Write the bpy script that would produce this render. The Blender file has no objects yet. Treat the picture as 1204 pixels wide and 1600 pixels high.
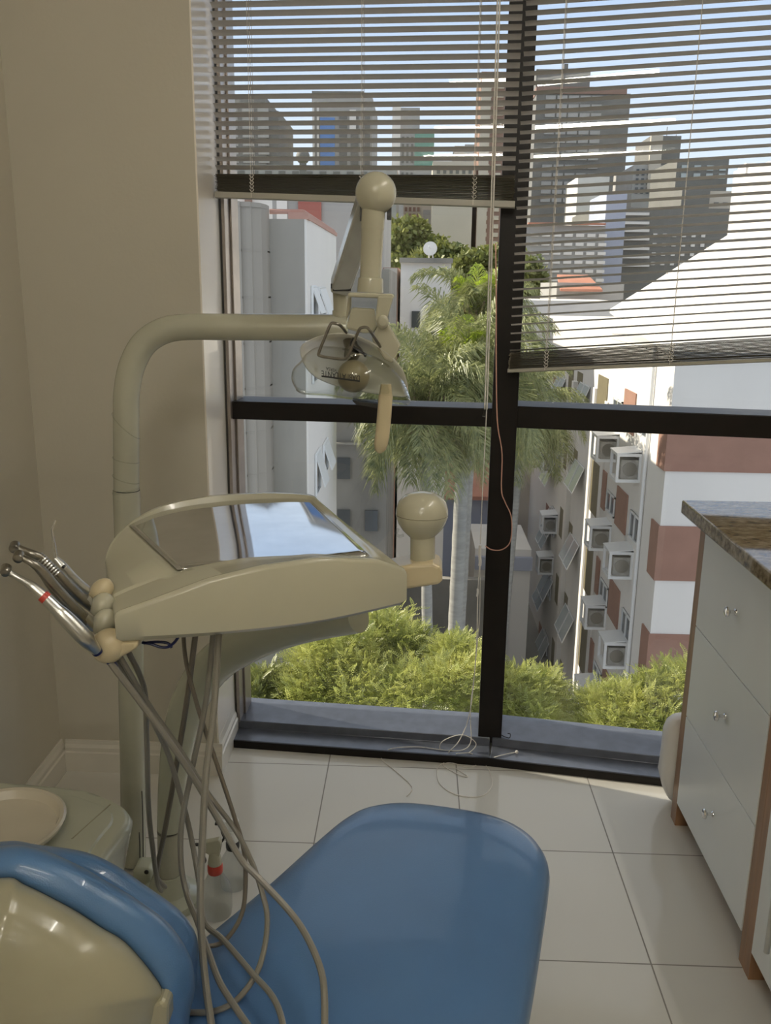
import bpy, bmesh, math, random
from mathutils import Vector as V, Matrix, noise
R = math.radians
rnd = random.Random(7)
scene = bpy.context.scene
COL = scene.collection

# ------------------------------------------------------------------ camera
FPX = 1383.6; YAW, PITCH, ROLL = R(-1.8307), R(14.4076), R(0.7454); EYE = V((0, 0, 1.45))
def cam_axes():
    cy, sy, cp, sp = math.cos(YAW), math.sin(YAW), math.cos(PITCH), math.sin(PITCH)
    w = V((sy*cp, cy*cp, -sp)); r = V((cy, -sy, 0)); u = r.cross(w)
    cr, sr = math.cos(ROLL), math.sin(ROLL)
    return cr*r + sr*u, -sr*r + cr*u, w
CR, CU, CW = cam_axes()
cam_d = bpy.data.cameras.new('camera'); cam = bpy.data.objects.new('camera', cam_d); COL.objects.link(cam)
cam_d.sensor_fit = 'AUTO'; cam_d.sensor_width = 36; cam_d.lens = FPX/1600*36; cam_d.clip_start = .02; cam_d.clip_end = 3000
cam.matrix_world = Matrix(((CR.x, CU.x, -CW.x, EYE.x), (CR.y, CU.y, -CW.y, EYE.y), (CR.z, CU.z, -CW.z, EYE.z), (0, 0, 0, 1)))
scene.camera = cam
# measuring helpers: where a line of sight of the survey photo meets a real plane of the place
def ray(x, y): return CR*((x-602)/FPX) - CU*((y-800)/FPX) + CW
def P(x, y, Y): d = ray(x, y); return EYE + d*(Y/d.y)
def PZ(x, y, z): d = ray(x, y); return EYE + d*((z-EYE.z)/d.z)
def PX(x, y, X): d = ray(x, y); return EYE + d*(X/d.x)
def PPL(x, y, o, n): d = ray(x, y); return EYE + d*((o-EYE).dot(n)/d.dot(n))

# ------------------------------------------------------------------ materials
MATS = {}
def mat(name, col, rough=.5, metal=0., var=.0, scale=8., bump=0., bscale=60., spec=.5, col2=None, stretch=None, coat=0., trans=0.):
    if name in MATS: return MATS[name]
    m = bpy.data.materials.new(name); m.use_nodes = True; nt = m.node_tree; b = nt.nodes['Principled BSDF']
    b.inputs['Base Color'].default_value = (*col, 1); b.inputs['Roughness'].default_value = rough
    b.inputs['Metallic'].default_value = metal; b.inputs['Specular IOR Level'].default_value = spec
    b.inputs['Coat Weight'].default_value = coat
    if trans: b.inputs['Transmission Weight'].default_value = trans
    tc = nt.nodes.new('ShaderNodeTexCoord'); mp = nt.nodes.new('ShaderNodeMapping'); nt.links.new(tc.outputs['Object'], mp.inputs[0])
    if stretch: mp.inputs['Scale'].default_value = stretch
    n = nt.nodes.new('ShaderNodeTexNoise'); n.inputs['Scale'].default_value = scale; n.inputs['Detail'].default_value = 6
    nt.links.new(mp.outputs[0], n.inputs['Vector'])
    cr = nt.nodes.new('ShaderNodeValToRGB'); cr.color_ramp.elements[0].position = .32; cr.color_ramp.elements[1].position = .68
    c2 = col2 if col2 else tuple(c*(1-var) for c in col)
    cr.color_ramp.elements[0].color = (*c2, 1); cr.color_ramp.elements[1].color = (*col, 1)
    nt.links.new(n.outputs['Fac'], cr.inputs[0]); nt.links.new(cr.outputs[0], b.inputs['Base Color'])
    if bump:
        n2 = nt.nodes.new('ShaderNodeTexNoise'); n2.inputs['Scale'].default_value = bscale; n2.inputs['Detail'].default_value = 3
        nt.links.new(mp.outputs[0], n2.inputs['Vector'])
        bp = nt.nodes.new('ShaderNodeBump'); bp.inputs['Strength'].default_value = bump; bp.inputs['Distance'].default_value = .01
        nt.links.new(n2.outputs['Fac'], bp.inputs['Height']); nt.links.new(bp.outputs[0], b.inputs['Normal'])
    MATS[name] = m; return m

M = {}
M['wall'] = mat('wall_paint', (.56, .52, .43), .7, var=.04, scale=3, bump=.05, bscale=90)
M['stile'] = mat('reflection_lit_stile', (.42, .37, .33), .3, metal=.7, var=.2, scale=15)  # dark frame metal lightened in colour for the bright building it reflects
M['jamb'] = mat('sun_warmed_jamb_paint', (.86, .80, .72), .35, var=.02, scale=3, coat=.3)  # whiter gloss paint, its colour warmed for bounced sunlight
M['ceil'] = mat('ceiling_paint', (.8, .78, .72), .8, var=.03)
M['base'] = mat('baseboard_paint', (.72, .68, .60), .35, var=.03)
M['frame'] = mat('dark_frame_paint', (.012, .009, .007), .42, var=.3, scale=20, spec=.25)
M['sill'] = mat('sky_tinted_sill', (.16, .175, .215), .3, metal=.5, var=.2, scale=25)  # dark sill, colour lightened and blued for the sky it reflects
M['cream'] = mat('cream_plastic', (.50, .48, .365), .2, var=.06, scale=5, coat=.25)
M['cream2'] = mat('aged_cream_paint', (.50, .49, .385), .25, var=.12, scale=7, coat=.3)
M['ivory'] = mat('yellowed_ivory', (.66, .56, .36), .3, var=.12, scale=20)
M['bowl'] = mat('cream_bowl_enamel', (.68, .62, .50), .2, var=.05, scale=9, coat=.3)
M['shell'] = mat('shaded_shell_plastic', (.40, .375, .265), .2, var=.14, scale=6, coat=.3)  # olive cream, darkened in colour for the shade on the chair back
M['green_grey'] = mat('pale_green_grey_enamel', (.52, .53, .42), .22, var=.07, scale=4, coat=.3)
M['bluevinyl'] = mat('blue_vinyl', (.085, .19, .385), .3, var=.1, scale=6, bump=.08, bscale=500, spec=.5, coat=.3)
M['covergrey'] = mat('grey_metal_cover', (.60, .60, .56), .2, metal=.35, var=.12, scale=9, stretch=(3, 3, .6))
M['steel'] = mat('brushed_steel', (.62, .62, .60), .28, metal=1, var=.15, scale=30)
M['traysteel'] = mat('polished_tray_steel', (.70, .70, .70), .05, metal=1, var=.12, scale=14)
M['chrome'] = mat('chrome', (.8, .8, .8), .08, metal=1)
M['dsteel'] = mat('dull_steel', (.33, .31, .27), .3, metal=1, var=.25, scale=60)
M['red'] = mat('red_plastic', (.55, .06, .04), .35)
M['hose'] = mat('grey_hose', (.235, .22, .185), .35, var=.08)
M['bhose'] = mat('brown_hose', (.17, .145, .11), .35, var=.08)
M['navy'] = mat('navy_tube', (.01, .015, .09), .35)
M['blind'] = mat('blind_slat_aluminium', (.60, .57, .54), .32, var=.04, scale=4)
M['blindstack'] = mat('shaded_blind_slats', (.12, .105, .075), .6, spec=.2, var=.2, scale=10, stretch=(.4, 1, 30))  # slat colour darkened for the shade in the gathered stack's gaps
M['rail'] = mat('blind_rail', (.42, .40, .34), .3, var=.05)
M['cord'] = mat('white_cord', (.78, .74, .68), .6)
M['pinkcord'] = mat('copper_cord', (.62, .34, .26), .45)
M['wood'] = mat('cabinet_wood', (.36, .20, .105), .38, var=.3, scale=9, stretch=(6, 6, .6))
M['white'] = mat('white_laminate', (.82, .84, .83), .3, var=.02)
M['bag'] = mat('white_plastic', (.82, .79, .75), .4, var=.05)
M['black'] = mat('black_plastic', (.015, .015, .015), .4)
M['gap'] = mat('dark_recess', (.02, .018, .015), .6)

def floor_mat():
    m = bpy.data.materials.new('porcelain_floor_tiles'); m.use_nodes = True; nt = m.node_tree; b = nt.nodes['Principled BSDF']
    tc = nt.nodes.new('ShaderNodeTexCoord'); mp = nt.nodes.new('ShaderNodeMapping'); nt.links.new(tc.outputs['Object'], mp.inputs[0])
    mp.inputs['Location'].default_value = (-.548+.397*5, -2.067+.397*12, 0)
    br = nt.nodes.new('ShaderNodeTexBrick'); br.offset = 0; br.squash = 1
    for k, v in (('Scale', 1), ('Mortar Size', .0018), ('Mortar Smooth', .1), ('Bias', 0), ('Brick Width', .397), ('Row Height', .397)): br.inputs[k].default_value = v
    br.inputs['Color1'].default_value = (.68, .66, .61, 1); br.inputs['Color2'].default_value = (.665, .645, .595, 1); br.inputs['Mortar'].default_value = (.24, .22, .19, 1)
    nt.links.new(mp.outputs[0], br.inputs['Vector']); nt.links.new(br.outputs['Color'], b.inputs['Base Color'])
    mx = nt.nodes.new('ShaderNodeMapRange'); mx.inputs['To Min'].default_value = .1; mx.inputs['To Max'].default_value = .6
    nt.links.new(br.outputs['Fac'], mx.inputs[0]); nt.links.new(mx.outputs[0], b.inputs['Roughness'])
    return m
M['floor'] = floor_mat()

def granite_mat():
    m = bpy.data.materials.new('brown_granite'); m.use_nodes = True; nt = m.node_tree; b = nt.nodes['Principled BSDF']
    tc = nt.nodes.new('ShaderNodeTexCoord'); n = nt.nodes.new('ShaderNodeTexNoise'); n.inputs['Scale'].default_value = 55; n.inputs['Detail'].default_value = 8; n.inputs['Roughness'].default_value = .7
    mp = nt.nodes.new('ShaderNodeMapping'); mp.inputs['Scale'].default_value = (.45, 1, 1); nt.links.new(tc.outputs['Object'], mp.inputs[0]); nt.links.new(mp.outputs[0], n.inputs['Vector'])
    cr = nt.nodes.new('ShaderNodeValToRGB'); e = cr.color_ramp.elements
    e[0].position = .33; e[0].color = (.06, .045, .03, 1); e[1].position = .68; e[1].color = (.46, .40, .30, 1)
    k = e.new(.5); k.color = (.27, .21, .125, 1)
    nt.links.new(n.outputs['Fac'], cr.inputs[0]); nt.links.new(cr.outputs[0], b.inputs['Base Color']); b.inputs['Roughness'].default_value = .05
    return m
M['granite'] = granite_mat()

def glass_mat(name, tint=(.93, .95, .94), strength=1.0, ior=1.5, rough=0.):
    m = bpy.data.materials.new(name); m.use_nodes = True; nt = m.node_tree; nt.nodes.remove(nt.nodes['Principled BSDF'])
    out = nt.nodes['Material Output']; t = nt.nodes.new('ShaderNodeBsdfTransparent'); g = nt.nodes.new('ShaderNodeBsdfGlossy')
    t.inputs[0].default_value = (*tint, 1); g.inputs['Roughness'].default_value = rough
    f = nt.nodes.new('ShaderNodeLayerWeight'); f.inputs['Blend'].default_value = .5; r0 = ((ior-1)/(ior+1))**2
    pw = nt.nodes.new('ShaderNodeMath'); pw.operation = 'POWER'; pw.inputs[1].default_value = 5; nt.links.new(f.outputs['Facing'], pw.inputs[0])
    ml = nt.nodes.new('ShaderNodeMath'); ml.operation = 'MULTIPLY_ADD'; ml.inputs[1].default_value = (1-r0)*strength; ml.inputs[2].default_value = r0*strength; nt.links.new(pw.outputs[0], ml.inputs[0])
    mx = nt.nodes.new('ShaderNodeMixShader'); nt.links.new(ml.outputs[0], mx.inputs[0]); nt.links.new(t.outputs[0], mx.inputs[1]); nt.links.new(g.outputs[0], mx.inputs[2])
    nt.links.new(mx.outputs[0], out.inputs[0]); return m
M['glass'] = glass_mat('window_glass', (.965, .975, .97), 1.0, 1.5)
M['acrylic'] = glass_mat('clear_acrylic', (.92, .93, .92), .9, 1.45, .06)
M['bottle'] = glass_mat('clear_bottle_plastic', (.86, .87, .86), 1.6, 1.5, .1)

def frosty(name, col, fac):
    m = bpy.data.materials.new(name); m.use_nodes = True; nt = m.node_tree; b = nt.nodes['Principled BSDF']; out = nt.nodes['Material Output']
    b.inputs['Base Color'].default_value = (*col, 1); b.inputs['Roughness'].default_value = .3; b.inputs['Metallic'].default_value = 0
    t = nt.nodes.new('ShaderNodeBsdfTransparent'); mx = nt.nodes.new('ShaderNodeMixShader'); mx.inputs[0].default_value = fac
    nt.links.new(t.outputs[0], mx.inputs[1]); nt.links.new(b.outputs[0], mx.inputs[2]); nt.links.new(mx.outputs[0], out.inputs[0]); return m
M['dichroic'] = frosty('dichroic_reflector_glass', (.74, .72, .64), .6)
M['haze_plastic'] = frosty('smoked_lamp_cup', (.38, .32, .20), .85)

def leaf_mat(name, c1, c2, tr=.45, scale=1.5):
    m = bpy.data.materials.new(name); m.use_nodes = True; nt = m.node_tree; nt.nodes.remove(nt.nodes['Principled BSDF']); out = nt.nodes['Material Output']
    tc = nt.nodes.new('ShaderNodeTexCoord'); n = nt.nodes.new('ShaderNodeTexNoise'); n.inputs['Scale'].default_value = scale; n.inputs['Detail'].default_value = 6; n.inputs['Roughness'].default_value = .7
    nt.links.new(tc.outputs['Object'], n.inputs['Vector'])
    cr = nt.nodes.new('ShaderNodeValToRGB'); cr.color_ramp.elements[0].position = .35; cr.color_ramp.elements[1].position = .65
    cr.color_ramp.elements[0].color = (*c1, 1); cr.color_ramp.elements[1].color = (*c2, 1); nt.links.new(n.outputs['Fac'], cr.inputs[0])
    d = nt.nodes.new('ShaderNodeBsdfDiffuse'); t = nt.nodes.new('ShaderNodeBsdfTranslucent'); g = nt.nodes.new('ShaderNodeBsdfGlossy'); g.inputs['Roughness'].default_value = .45
    nt.links.new(cr.outputs[0], d.inputs[0]); nt.links.new(cr.outputs[0], t.inputs[0])
    mx = nt.nodes.new('ShaderNodeMixShader'); mx.inputs[0].default_value = tr; nt.links.new(d.outputs[0], mx.inputs[1]); nt.links.new(t.outputs[0], mx.inputs[2])
    m2 = nt.nodes.new('ShaderNodeMixShader'); m2.inputs[0].default_value = .05; nt.links.new(mx.outputs[0], m2.inputs[1]); nt.links.new(g.outputs[0], m2.inputs[2])
    nt.links.new(m2.outputs[0], out.inputs[0]); return m
M['leaf'] = leaf_mat('fresh_feathery_leaves', (.21, .26, .05), (.62, .62, .19))
M['leafdark'] = leaf_mat('hill_leaves', (.12, .16, .045), (.30, .31, .08), .3, .35)
M['palm'] = leaf_mat('palm_leaflets', (.11, .145, .06), (.46, .47, .20), .35, 7)
M['palmy'] = leaf_mat('young_palm_leaflets', (.30, .42, .04), (.48, .56, .07), .5, 1.2)
M['bark'] = mat('grey_bark', (.36, .34, .30), .8, var=.3, scale=6)
M['palmbark'] = mat('palm_trunk_bark', (.38, .37, .34), .8, var=.25, scale=3, stretch=(1, 1, 4))
M['boots'] = mat('palm_leaf_bases', (.34, .25, .16), .8, var=.4, scale=12)
# outdoors
M['concrete'] = mat('stained_concrete', (.38, .36, .325), .8, var=.38, scale=.7, stretch=(1, 1, .35))
M['concrete2'] = mat('beige_column_concrete', (.36, .33, .29), .8, var=.15, scale=1.2, stretch=(1, 1, .3))
M['whitewall'] = mat('white_render', (.82, .79, .755), .8, var=.08, scale=.6, stretch=(1, 1, .4))
M['brick'] = mat('brick_red_render', (.36, .20, .15), .8, var=.12, scale=2)
M['greywall'] = mat('grey_render', (.42, .41, .395), .8, var=.12, scale=.4)
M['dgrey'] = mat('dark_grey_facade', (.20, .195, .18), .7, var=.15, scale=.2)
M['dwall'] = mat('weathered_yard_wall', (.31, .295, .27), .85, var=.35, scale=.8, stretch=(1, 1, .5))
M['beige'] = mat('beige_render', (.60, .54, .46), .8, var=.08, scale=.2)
M['brown'] = mat('brown_facade', (.30, .19, .15), .8, var=.1, scale=.3)
M['lav'] = mat('lavender_render', (.42, .45, .56), .8, var=.05, scale=.2)
M['winglass'] = mat('dark_window_glass', (.09, .10, .11), .12, var=.2, scale=.7)
M['olive'] = mat('olive_opening', (.20, .17, .10), .6, var=.2, scale=3)
M['blueglass'] = mat('blue_curtain_glass', (.14, .28, .62), .2, var=.1, scale=.4)
M['greenglass'] = mat('green_glass', (.18, .36, .28), .25, var=.2, scale=.4)
M['asphalt'] = mat('grey_asphalt', (.33, .315, .29), .9, var=.2, scale=.3)
M['tileroof'] = mat('terracotta_roof', (.55, .25, .17), .8, var=.15, scale=1)
M['redpanel'] = mat('faded_red_panel', (.42, .14, .11), .7, var=.1, scale=.4)
M['redpipe'] = mat('faded_red_rail', (.48, .27, .22), .7, var=.1)
M['acbody'] = mat('air_conditioner_grille', (.42, .40, .36), .6, var=.3, scale=8)
M['alu'] = mat('white_painted_metal', (.78, .79, .80), .4, var=.04)
M['pane'] = mat('pale_awning_pane', (.46, .51, .52), .15, var=.08, scale=2)

def emit(name, col, s):
    m = bpy.data.materials.new(name); m.use_nodes = True; nt = m.node_tree; nt.nodes.remove(nt.nodes['Principled BSDF'])
    e = nt.nodes.new('ShaderNodeEmission'); e.inputs[0].default_value = (*col, 1); e.inputs[1].default_value = s; nt.links.new(e.outputs[0], nt.nodes['Material Output'].inputs[0]); return m
M['fill_tube'] = emit('fill_tube_glow', (1., .95, .86), 36)  # glow of the added fill lamp over the counter
M['tube'] = emit('fluorescent_glow', (1., .94, .82), 54)

# ------------------------------------------------------------------ mesh helpers
class B:
    def __init__(s): s.bm = bmesh.new()
    def face(s, vs):
        try: return s.bm.faces.new(vs)
        except ValueError: return None
    def box(s, c, d, ax=None):
        c = V(c); X, Y, Z = ax if ax else (V((1, 0, 0)), V((0, 1, 0)), V((0, 0, 1)))
        v = [s.bm.verts.new(c + X*(i*d[0]/2) + Y*(j*d[1]/2) + Z*(k*d[2]/2)) for i in (-1, 1) for j in (-1, 1) for k in (-1, 1)]
        for f in ((0, 1, 3, 2), (4, 6, 7, 5), (0, 4, 5, 1), (2, 3, 7, 6), (0, 2, 6, 4), (1, 5, 7, 3)): s.face([v[i] for i in f])
        return s
    def bb(s, a, b):
        a, b = V(a), V(b); return s.box((a+b)/2, [abs(b[i]-a[i]) for i in range(3)])
    def loft(s, rings, cap=True, close=True):
        vr = [[s.bm.verts.new(p) for p in r] for r in rings]; n = len(vr[0])
        for a, b in zip(vr, vr[1:]):
            for i in range(n if close else n-1):
                j = (i+1) % n; s.face([a[i], a[j], b[j], b[i]])
        if cap: s.face(vr[0][::-1]); s.face(vr[-1])
        return s
    def tube(s, pts, r, n=10, cap=True):
        pts = [V(p) for p in pts]; m = len(pts); rs = r if isinstance(r, (list, tuple)) else [r]*m
        t0 = (pts[1]-pts[0]).normalized(); a = t0.orthogonal().normalized(); rings = []
        for i, p in enumerate(pts):
            t = (pts[min(i+1, m-1)] - pts[max(i-1, 0)]).normalized()
            a = (a - t*a.dot(t)).normalized(); b = t.cross(a)
            rings.append([p + (a*math.cos(2*math.pi*k/n) + b*math.sin(2*math.pi*k/n))*rs[i] for k in range(n)])
        return s.loft(rings, cap)
    def lathe(s, prof, o, axis=(0, 0, 1), n=24, cap=True):
        o = V(o); z = V(axis).normalized(); a = z.orthogonal().normalized(); b = z.cross(a)
        return s.loft([[o + z*h + (a*math.cos(2*math.pi*k/n) + b*math.sin(2*math.pi*k/n))*max(r, 1e-5) for k in range(n)] for r, h in prof], cap)
    def ball(s, c, r, n=20, ax=None):
        c = V(c); rr = r if isinstance(r, (list, tuple)) else (r, r, r); X, Y, Z = ax if ax else (V((1, 0, 0)), V((0, 1, 0)), V((0, 0, 1)))
        return s.loft([[c + X*(rr[0]*math.sin(t)*math.cos(2*math.pi*k/n)) + Y*(rr[1]*math.sin(t)*math.sin(2*math.pi*k/n)) + Z*(rr[2]*math.cos(t)) for k in range(n)]
                       for t in [max(.02, min(math.pi-.02, math.pi*i/(n//2))) for i in range(n//2+1)]])
    def prism(s, poly, vec):
        vec = V(vec); return s.loft([[V(p) for p in poly], [V(p)+vec for p in poly]])
    def grid(s, fn, nu, nv):
        g = [[s.bm.verts.new(fn(i/nu, j/nv)) for j in range(nv+1)] for i in range(nu+1)]
        for i in range(nu):
            for j in range(nv): s.face([g[i][j], g[i+1][j], g[i+1][j+1], g[i][j+1]])
        return s
    def quad(s, *p): s.face([s.bm.verts.new(q) for q in p]); return s

def wloc(o):
    p = V((0, 0, 0))
    while o: p = p + o.location; o = o.parent
    return p
def obj(name, b, m, parent=None, smooth=True, bevel=0, sub=0, ang=35, solid=0, norm=True, seg=2):
    if norm: bmesh.ops.recalc_face_normals(b.bm, faces=b.bm.faces)
    me = bpy.data.meshes.new(name)
    if parent: off = wloc(parent)
    else:
        vs = [v.co for v in b.bm.verts]
        off = V(((min(v.x for v in vs)+max(v.x for v in vs))/2, (min(v.y for v in vs)+max(v.y for v in vs))/2, min(v.z for v in vs)))
    for v in b.bm.verts: v.co -= off
    b.bm.to_mesh(me); b.bm.free()
    mm = M[m] if isinstance(m, str) else m; me.materials.append(mm)
    if smooth: me.shade_smooth(); me.set_sharp_from_angle(angle=R(ang))
    o = bpy.data.objects.new(name, me); COL.objects.link(o)
    if parent: o.parent = parent
    else: o.location = off
    if solid:
        k = o.modifiers.new('thick', 'SOLIDIFY'); k.thickness = solid; k.offset = 0
    if bevel:
        k = o.modifiers.new('bevel', 'BEVEL'); k.width = bevel; k.segments = seg; k.limit_method = 'ANGLE'; k.angle_limit = R(40)
    if sub:
        k = o.modifiers.new('sub', 'SUBSURF'); k.levels = sub; k.render_levels = sub
    return o
def tag(o, label, cat, group=None, kind=None):
    o['label'] = label; o['category'] = cat
    if group: o['group'] = group
    if kind: o['kind'] = kind
    return o
def thing(name, label, cat, loc, group=None):
    o = bpy.data.objects.new(name, None); o.empty_display_size = .1; COL.objects.link(o); o.location = V(loc); return tag(o, label, cat, group)
def struct(name, b, m, parent=None, **k):
    o = obj(name, b, m, parent, **k)
    if not parent: o['kind'] = 'structure'
    return o
def cr(pts, n=8, closed=False):
    pts = [V(p) for p in pts]; out = []; m = len(pts)
    for i in range(m if closed else m-1):
        g = (lambda k: pts[k % m]) if closed else (lambda k: pts[max(0, min(m-1, k))])
        p0, p1, p2, p3 = g(i-1), g(i), g(i+1), g(i+2)
        for k in range(n):
            t = k/n; out.append(.5*((2*p1) + (p2-p0)*t + (2*p0-5*p1+4*p2-p3)*t*t + (3*p1-p0-3*p2+p3)*t**3))
    if not closed: out.append(pts[-1])
    return out
def lerp(a, b, t): return a + (b-a)*t
def interp(xs, ys, x):
    if x <= xs[0]: return ys[0]
    for i in range(len(xs)-1):
        if x <= xs[i+1]: return lerp(ys[i], ys[i+1], (x-xs[i])/(xs[i+1]-xs[i]))
    return ys[-1]

# ------------------------------------------------------------------ window frames of reference
class Frame:
    def __init__(s, o, deg): s.o = V(o); a = R(deg); s.d = V((math.cos(a), -math.sin(a), 0)); s.n = V((math.sin(a), math.cos(a), 0)); s.z = V((0, 0, 1)); s.ax = (s.d, s.n, s.z)
    def __call__(s, u, v, z): return s.o + s.d*u + s.n*v + s.z*z
    def hit(s, v, px, py): p = PPL(px, py, s(0, v, 0), s.n); return (p-s.o).dot(s.d), p.z
    def bb(s, b, u0, u1, v0, v1, z0, z1): return b.box(s((u0+u1)/2, (v0+v1)/2, (z0+z1)/2), (abs(u1-u0), abs(v1-v0), abs(z1-z0)), s.ax)
FL = Frame((-.576, 2.558, 0), 4.77)
UM = .833
FR = Frame(FL(UM, 0, 0), 9.4)
URE = 1.2                                     # right window runs this far
CEIL = 2.72; ROOMX0, ROOMX1, ROOMY0 = -1.055, 1.36, -6.2
GV = .2                                       # glass depth in the frame

# ------------------------------------------------------------------ room shell
def on_line(F, u, v): p = F(u, v, 0); return (p.x, p.y)
edge = [on_line(FL, 0, GV), on_line(FL, UM, GV+.01), (ROOMX1, FR(URE, GV, 0).y)]
b = B(); b.prism([V((ROOMX0, ROOMY0, -.12)), V((ROOMX1, ROOMY0, -.12))] + [V((x, y, -.12)) for x, y in edge[::-1]] + [V((-.576, 2.4, -.12)), V((ROOMX0, 2.4, -.12))], (0, 0, .12))
struct('floor', b, 'floor', smooth=False)
fl = bpy.data.objects['floor']
for v in fl.data.vertices: v.co += fl.location        # keep tile coordinates in room space
fl.location = (0, 0, 0)
b = B(); b.prism([V((ROOMX0-.1, ROOMY0-.1, CEIL)), V((ROOMX1+.1, ROOMY0-.1, CEIL)), V((ROOMX1+.1, 2.75, CEIL)), V((ROOMX0-.1, 2.85, CEIL))], (0, 0, .15)); struct('ceiling', b, 'ceil', smooth=False)
b = B(); b.bb((ROOMX0-.1, ROOMY0, 0), (ROOMX0, 2.4, CEIL)); struct('wall_left', b, 'wall', smooth=False)
b = B(); b.bb((ROOMX0-.1, 2.4, 0), (-.576, 2.758, CEIL)); struct('wall_back', b, 'wall', smooth=False)
b = B(); b.bb((ROOMX1, ROOMY0, 0), (ROOMX1+.1, 2.75, CEIL)); struct('wall_right', b, 'wall', smooth=False)
b = B(); b.bb((ROOMX0-.1, ROOMY0-.1, 0), (ROOMX1+.1, ROOMY0, CEIL)); struct('wall_front', b, 'wall', smooth=False)
b = B(); FL.bb(b, 0, UM, .1, .26, 2.5, CEIL); FR.bb(b, 0, 1.105, .1, .26, 2.5, CEIL); struct('trim_2', b, 'wall', smooth=False)

b = B(); b.bb((-.577, 2.401, 0), (-.5715, 2.645, CEIL)); struct('trim_3', b, 'jamb', smooth=False)
def baseboard(name, a, c, nrm, h=.1, m='base'):
    a, c, nrm = V(a), V(c), V(nrm)
    prof = [(0, 0), (.016, 0), (.016, .062), (.012, .066), (.012, .078), (.007, .088), (.005, h), (0, h)]
    b = B(); b.loft([[p + nrm*x + V((0, 0, z)) for x, z in prof] for p in (a, c)])
    return struct(name, b, m, smooth=False)
baseboard('baseboard_back', (ROOMX0+.016, 2.4, 0), (-.56, 2.4, 0), (0, -1, 0))
baseboard('baseboard_left', (ROOMX0, ROOMY0, 0), (ROOMX0, 2.4, 0), (1, 0, 0))
baseboard('baseboard_right', (-.576, 2.4, 0), (-.576, 2.635, 0), (1, 0, 0), .115)

# ------------------------------------------------------------------ windows
def sill_prof(F, u0, u1, b):
    pr = [(0, 0), (0, .0245), (.082, .0245), (.086, .05), (.15, .053), (.19, .06), (.235, .06), (.235, 0)]
    b.loft([[F(u, v, z) for v, z in pr] for u in (u0, u1)])
def window(nm, F, u0, u1, tz0, tz1):
    b = B()
    F.bb(b, u0, u1, .1, .24, 2.46, 2.5)
    w = struct(nm, b, 'frame', smooth=False)
    if nm == 'window_1':
        b = B(); F.bb(b, u0, u0+.010, .085, .205, .03, 2.5); F.bb(b, u0+.010, u0+.016, .135, .205, .03, 2.5); obj('stile', b, 'stile', w, smooth=False, bevel=.001)
    b = B(); sill_prof(F, u0-.03 if nm == 'window_1' else u0, u1, b); obj('sill', b, 'sill', w, bevel=.002); b = B(); F.bb(b, u0-.03 if nm == 'window_1' else u0-.004, u1, -.003, .004, 0, .0255); obj('sill_front', b, 'frame', w, smooth=False)
    b = B(); F.bb(b, u0, u1, .105, .24, tz0, tz1); obj('transom', b, 'frame', w, bevel=.003)
    b = B(); F.bb(b, u0+.008, u1, GV-.003, GV+.003, .055, tz0+.004); obj('lower_glass', b, 'glass', w, smooth=False)
    b = B(); F.bb(b, u0+.008, u1, GV-.003, GV+.003, tz1-.004, 2.47); obj('upper_glass', b, 'glass', w, smooth=False)
    return w
_, tz0 = FL.hit(.105, 560, 661); _, tz1 = FL.hit(.105, 560, 632.5)
window('window_1', FL, .004, UM, tz0, tz1)
_, tr0 = FR.hit(.105, 1000, 677); _, tr1 = FR.hit(.105, 1000, 642)
window('window_2', FR, 0, 1.1, tr0, tr1)
b = B(); FL.bb(b, UM-.038, UM+.036, .09, .25, .03, 2.5); struct('trim_1', b, 'frame', smooth=False, bevel=.002)

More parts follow.
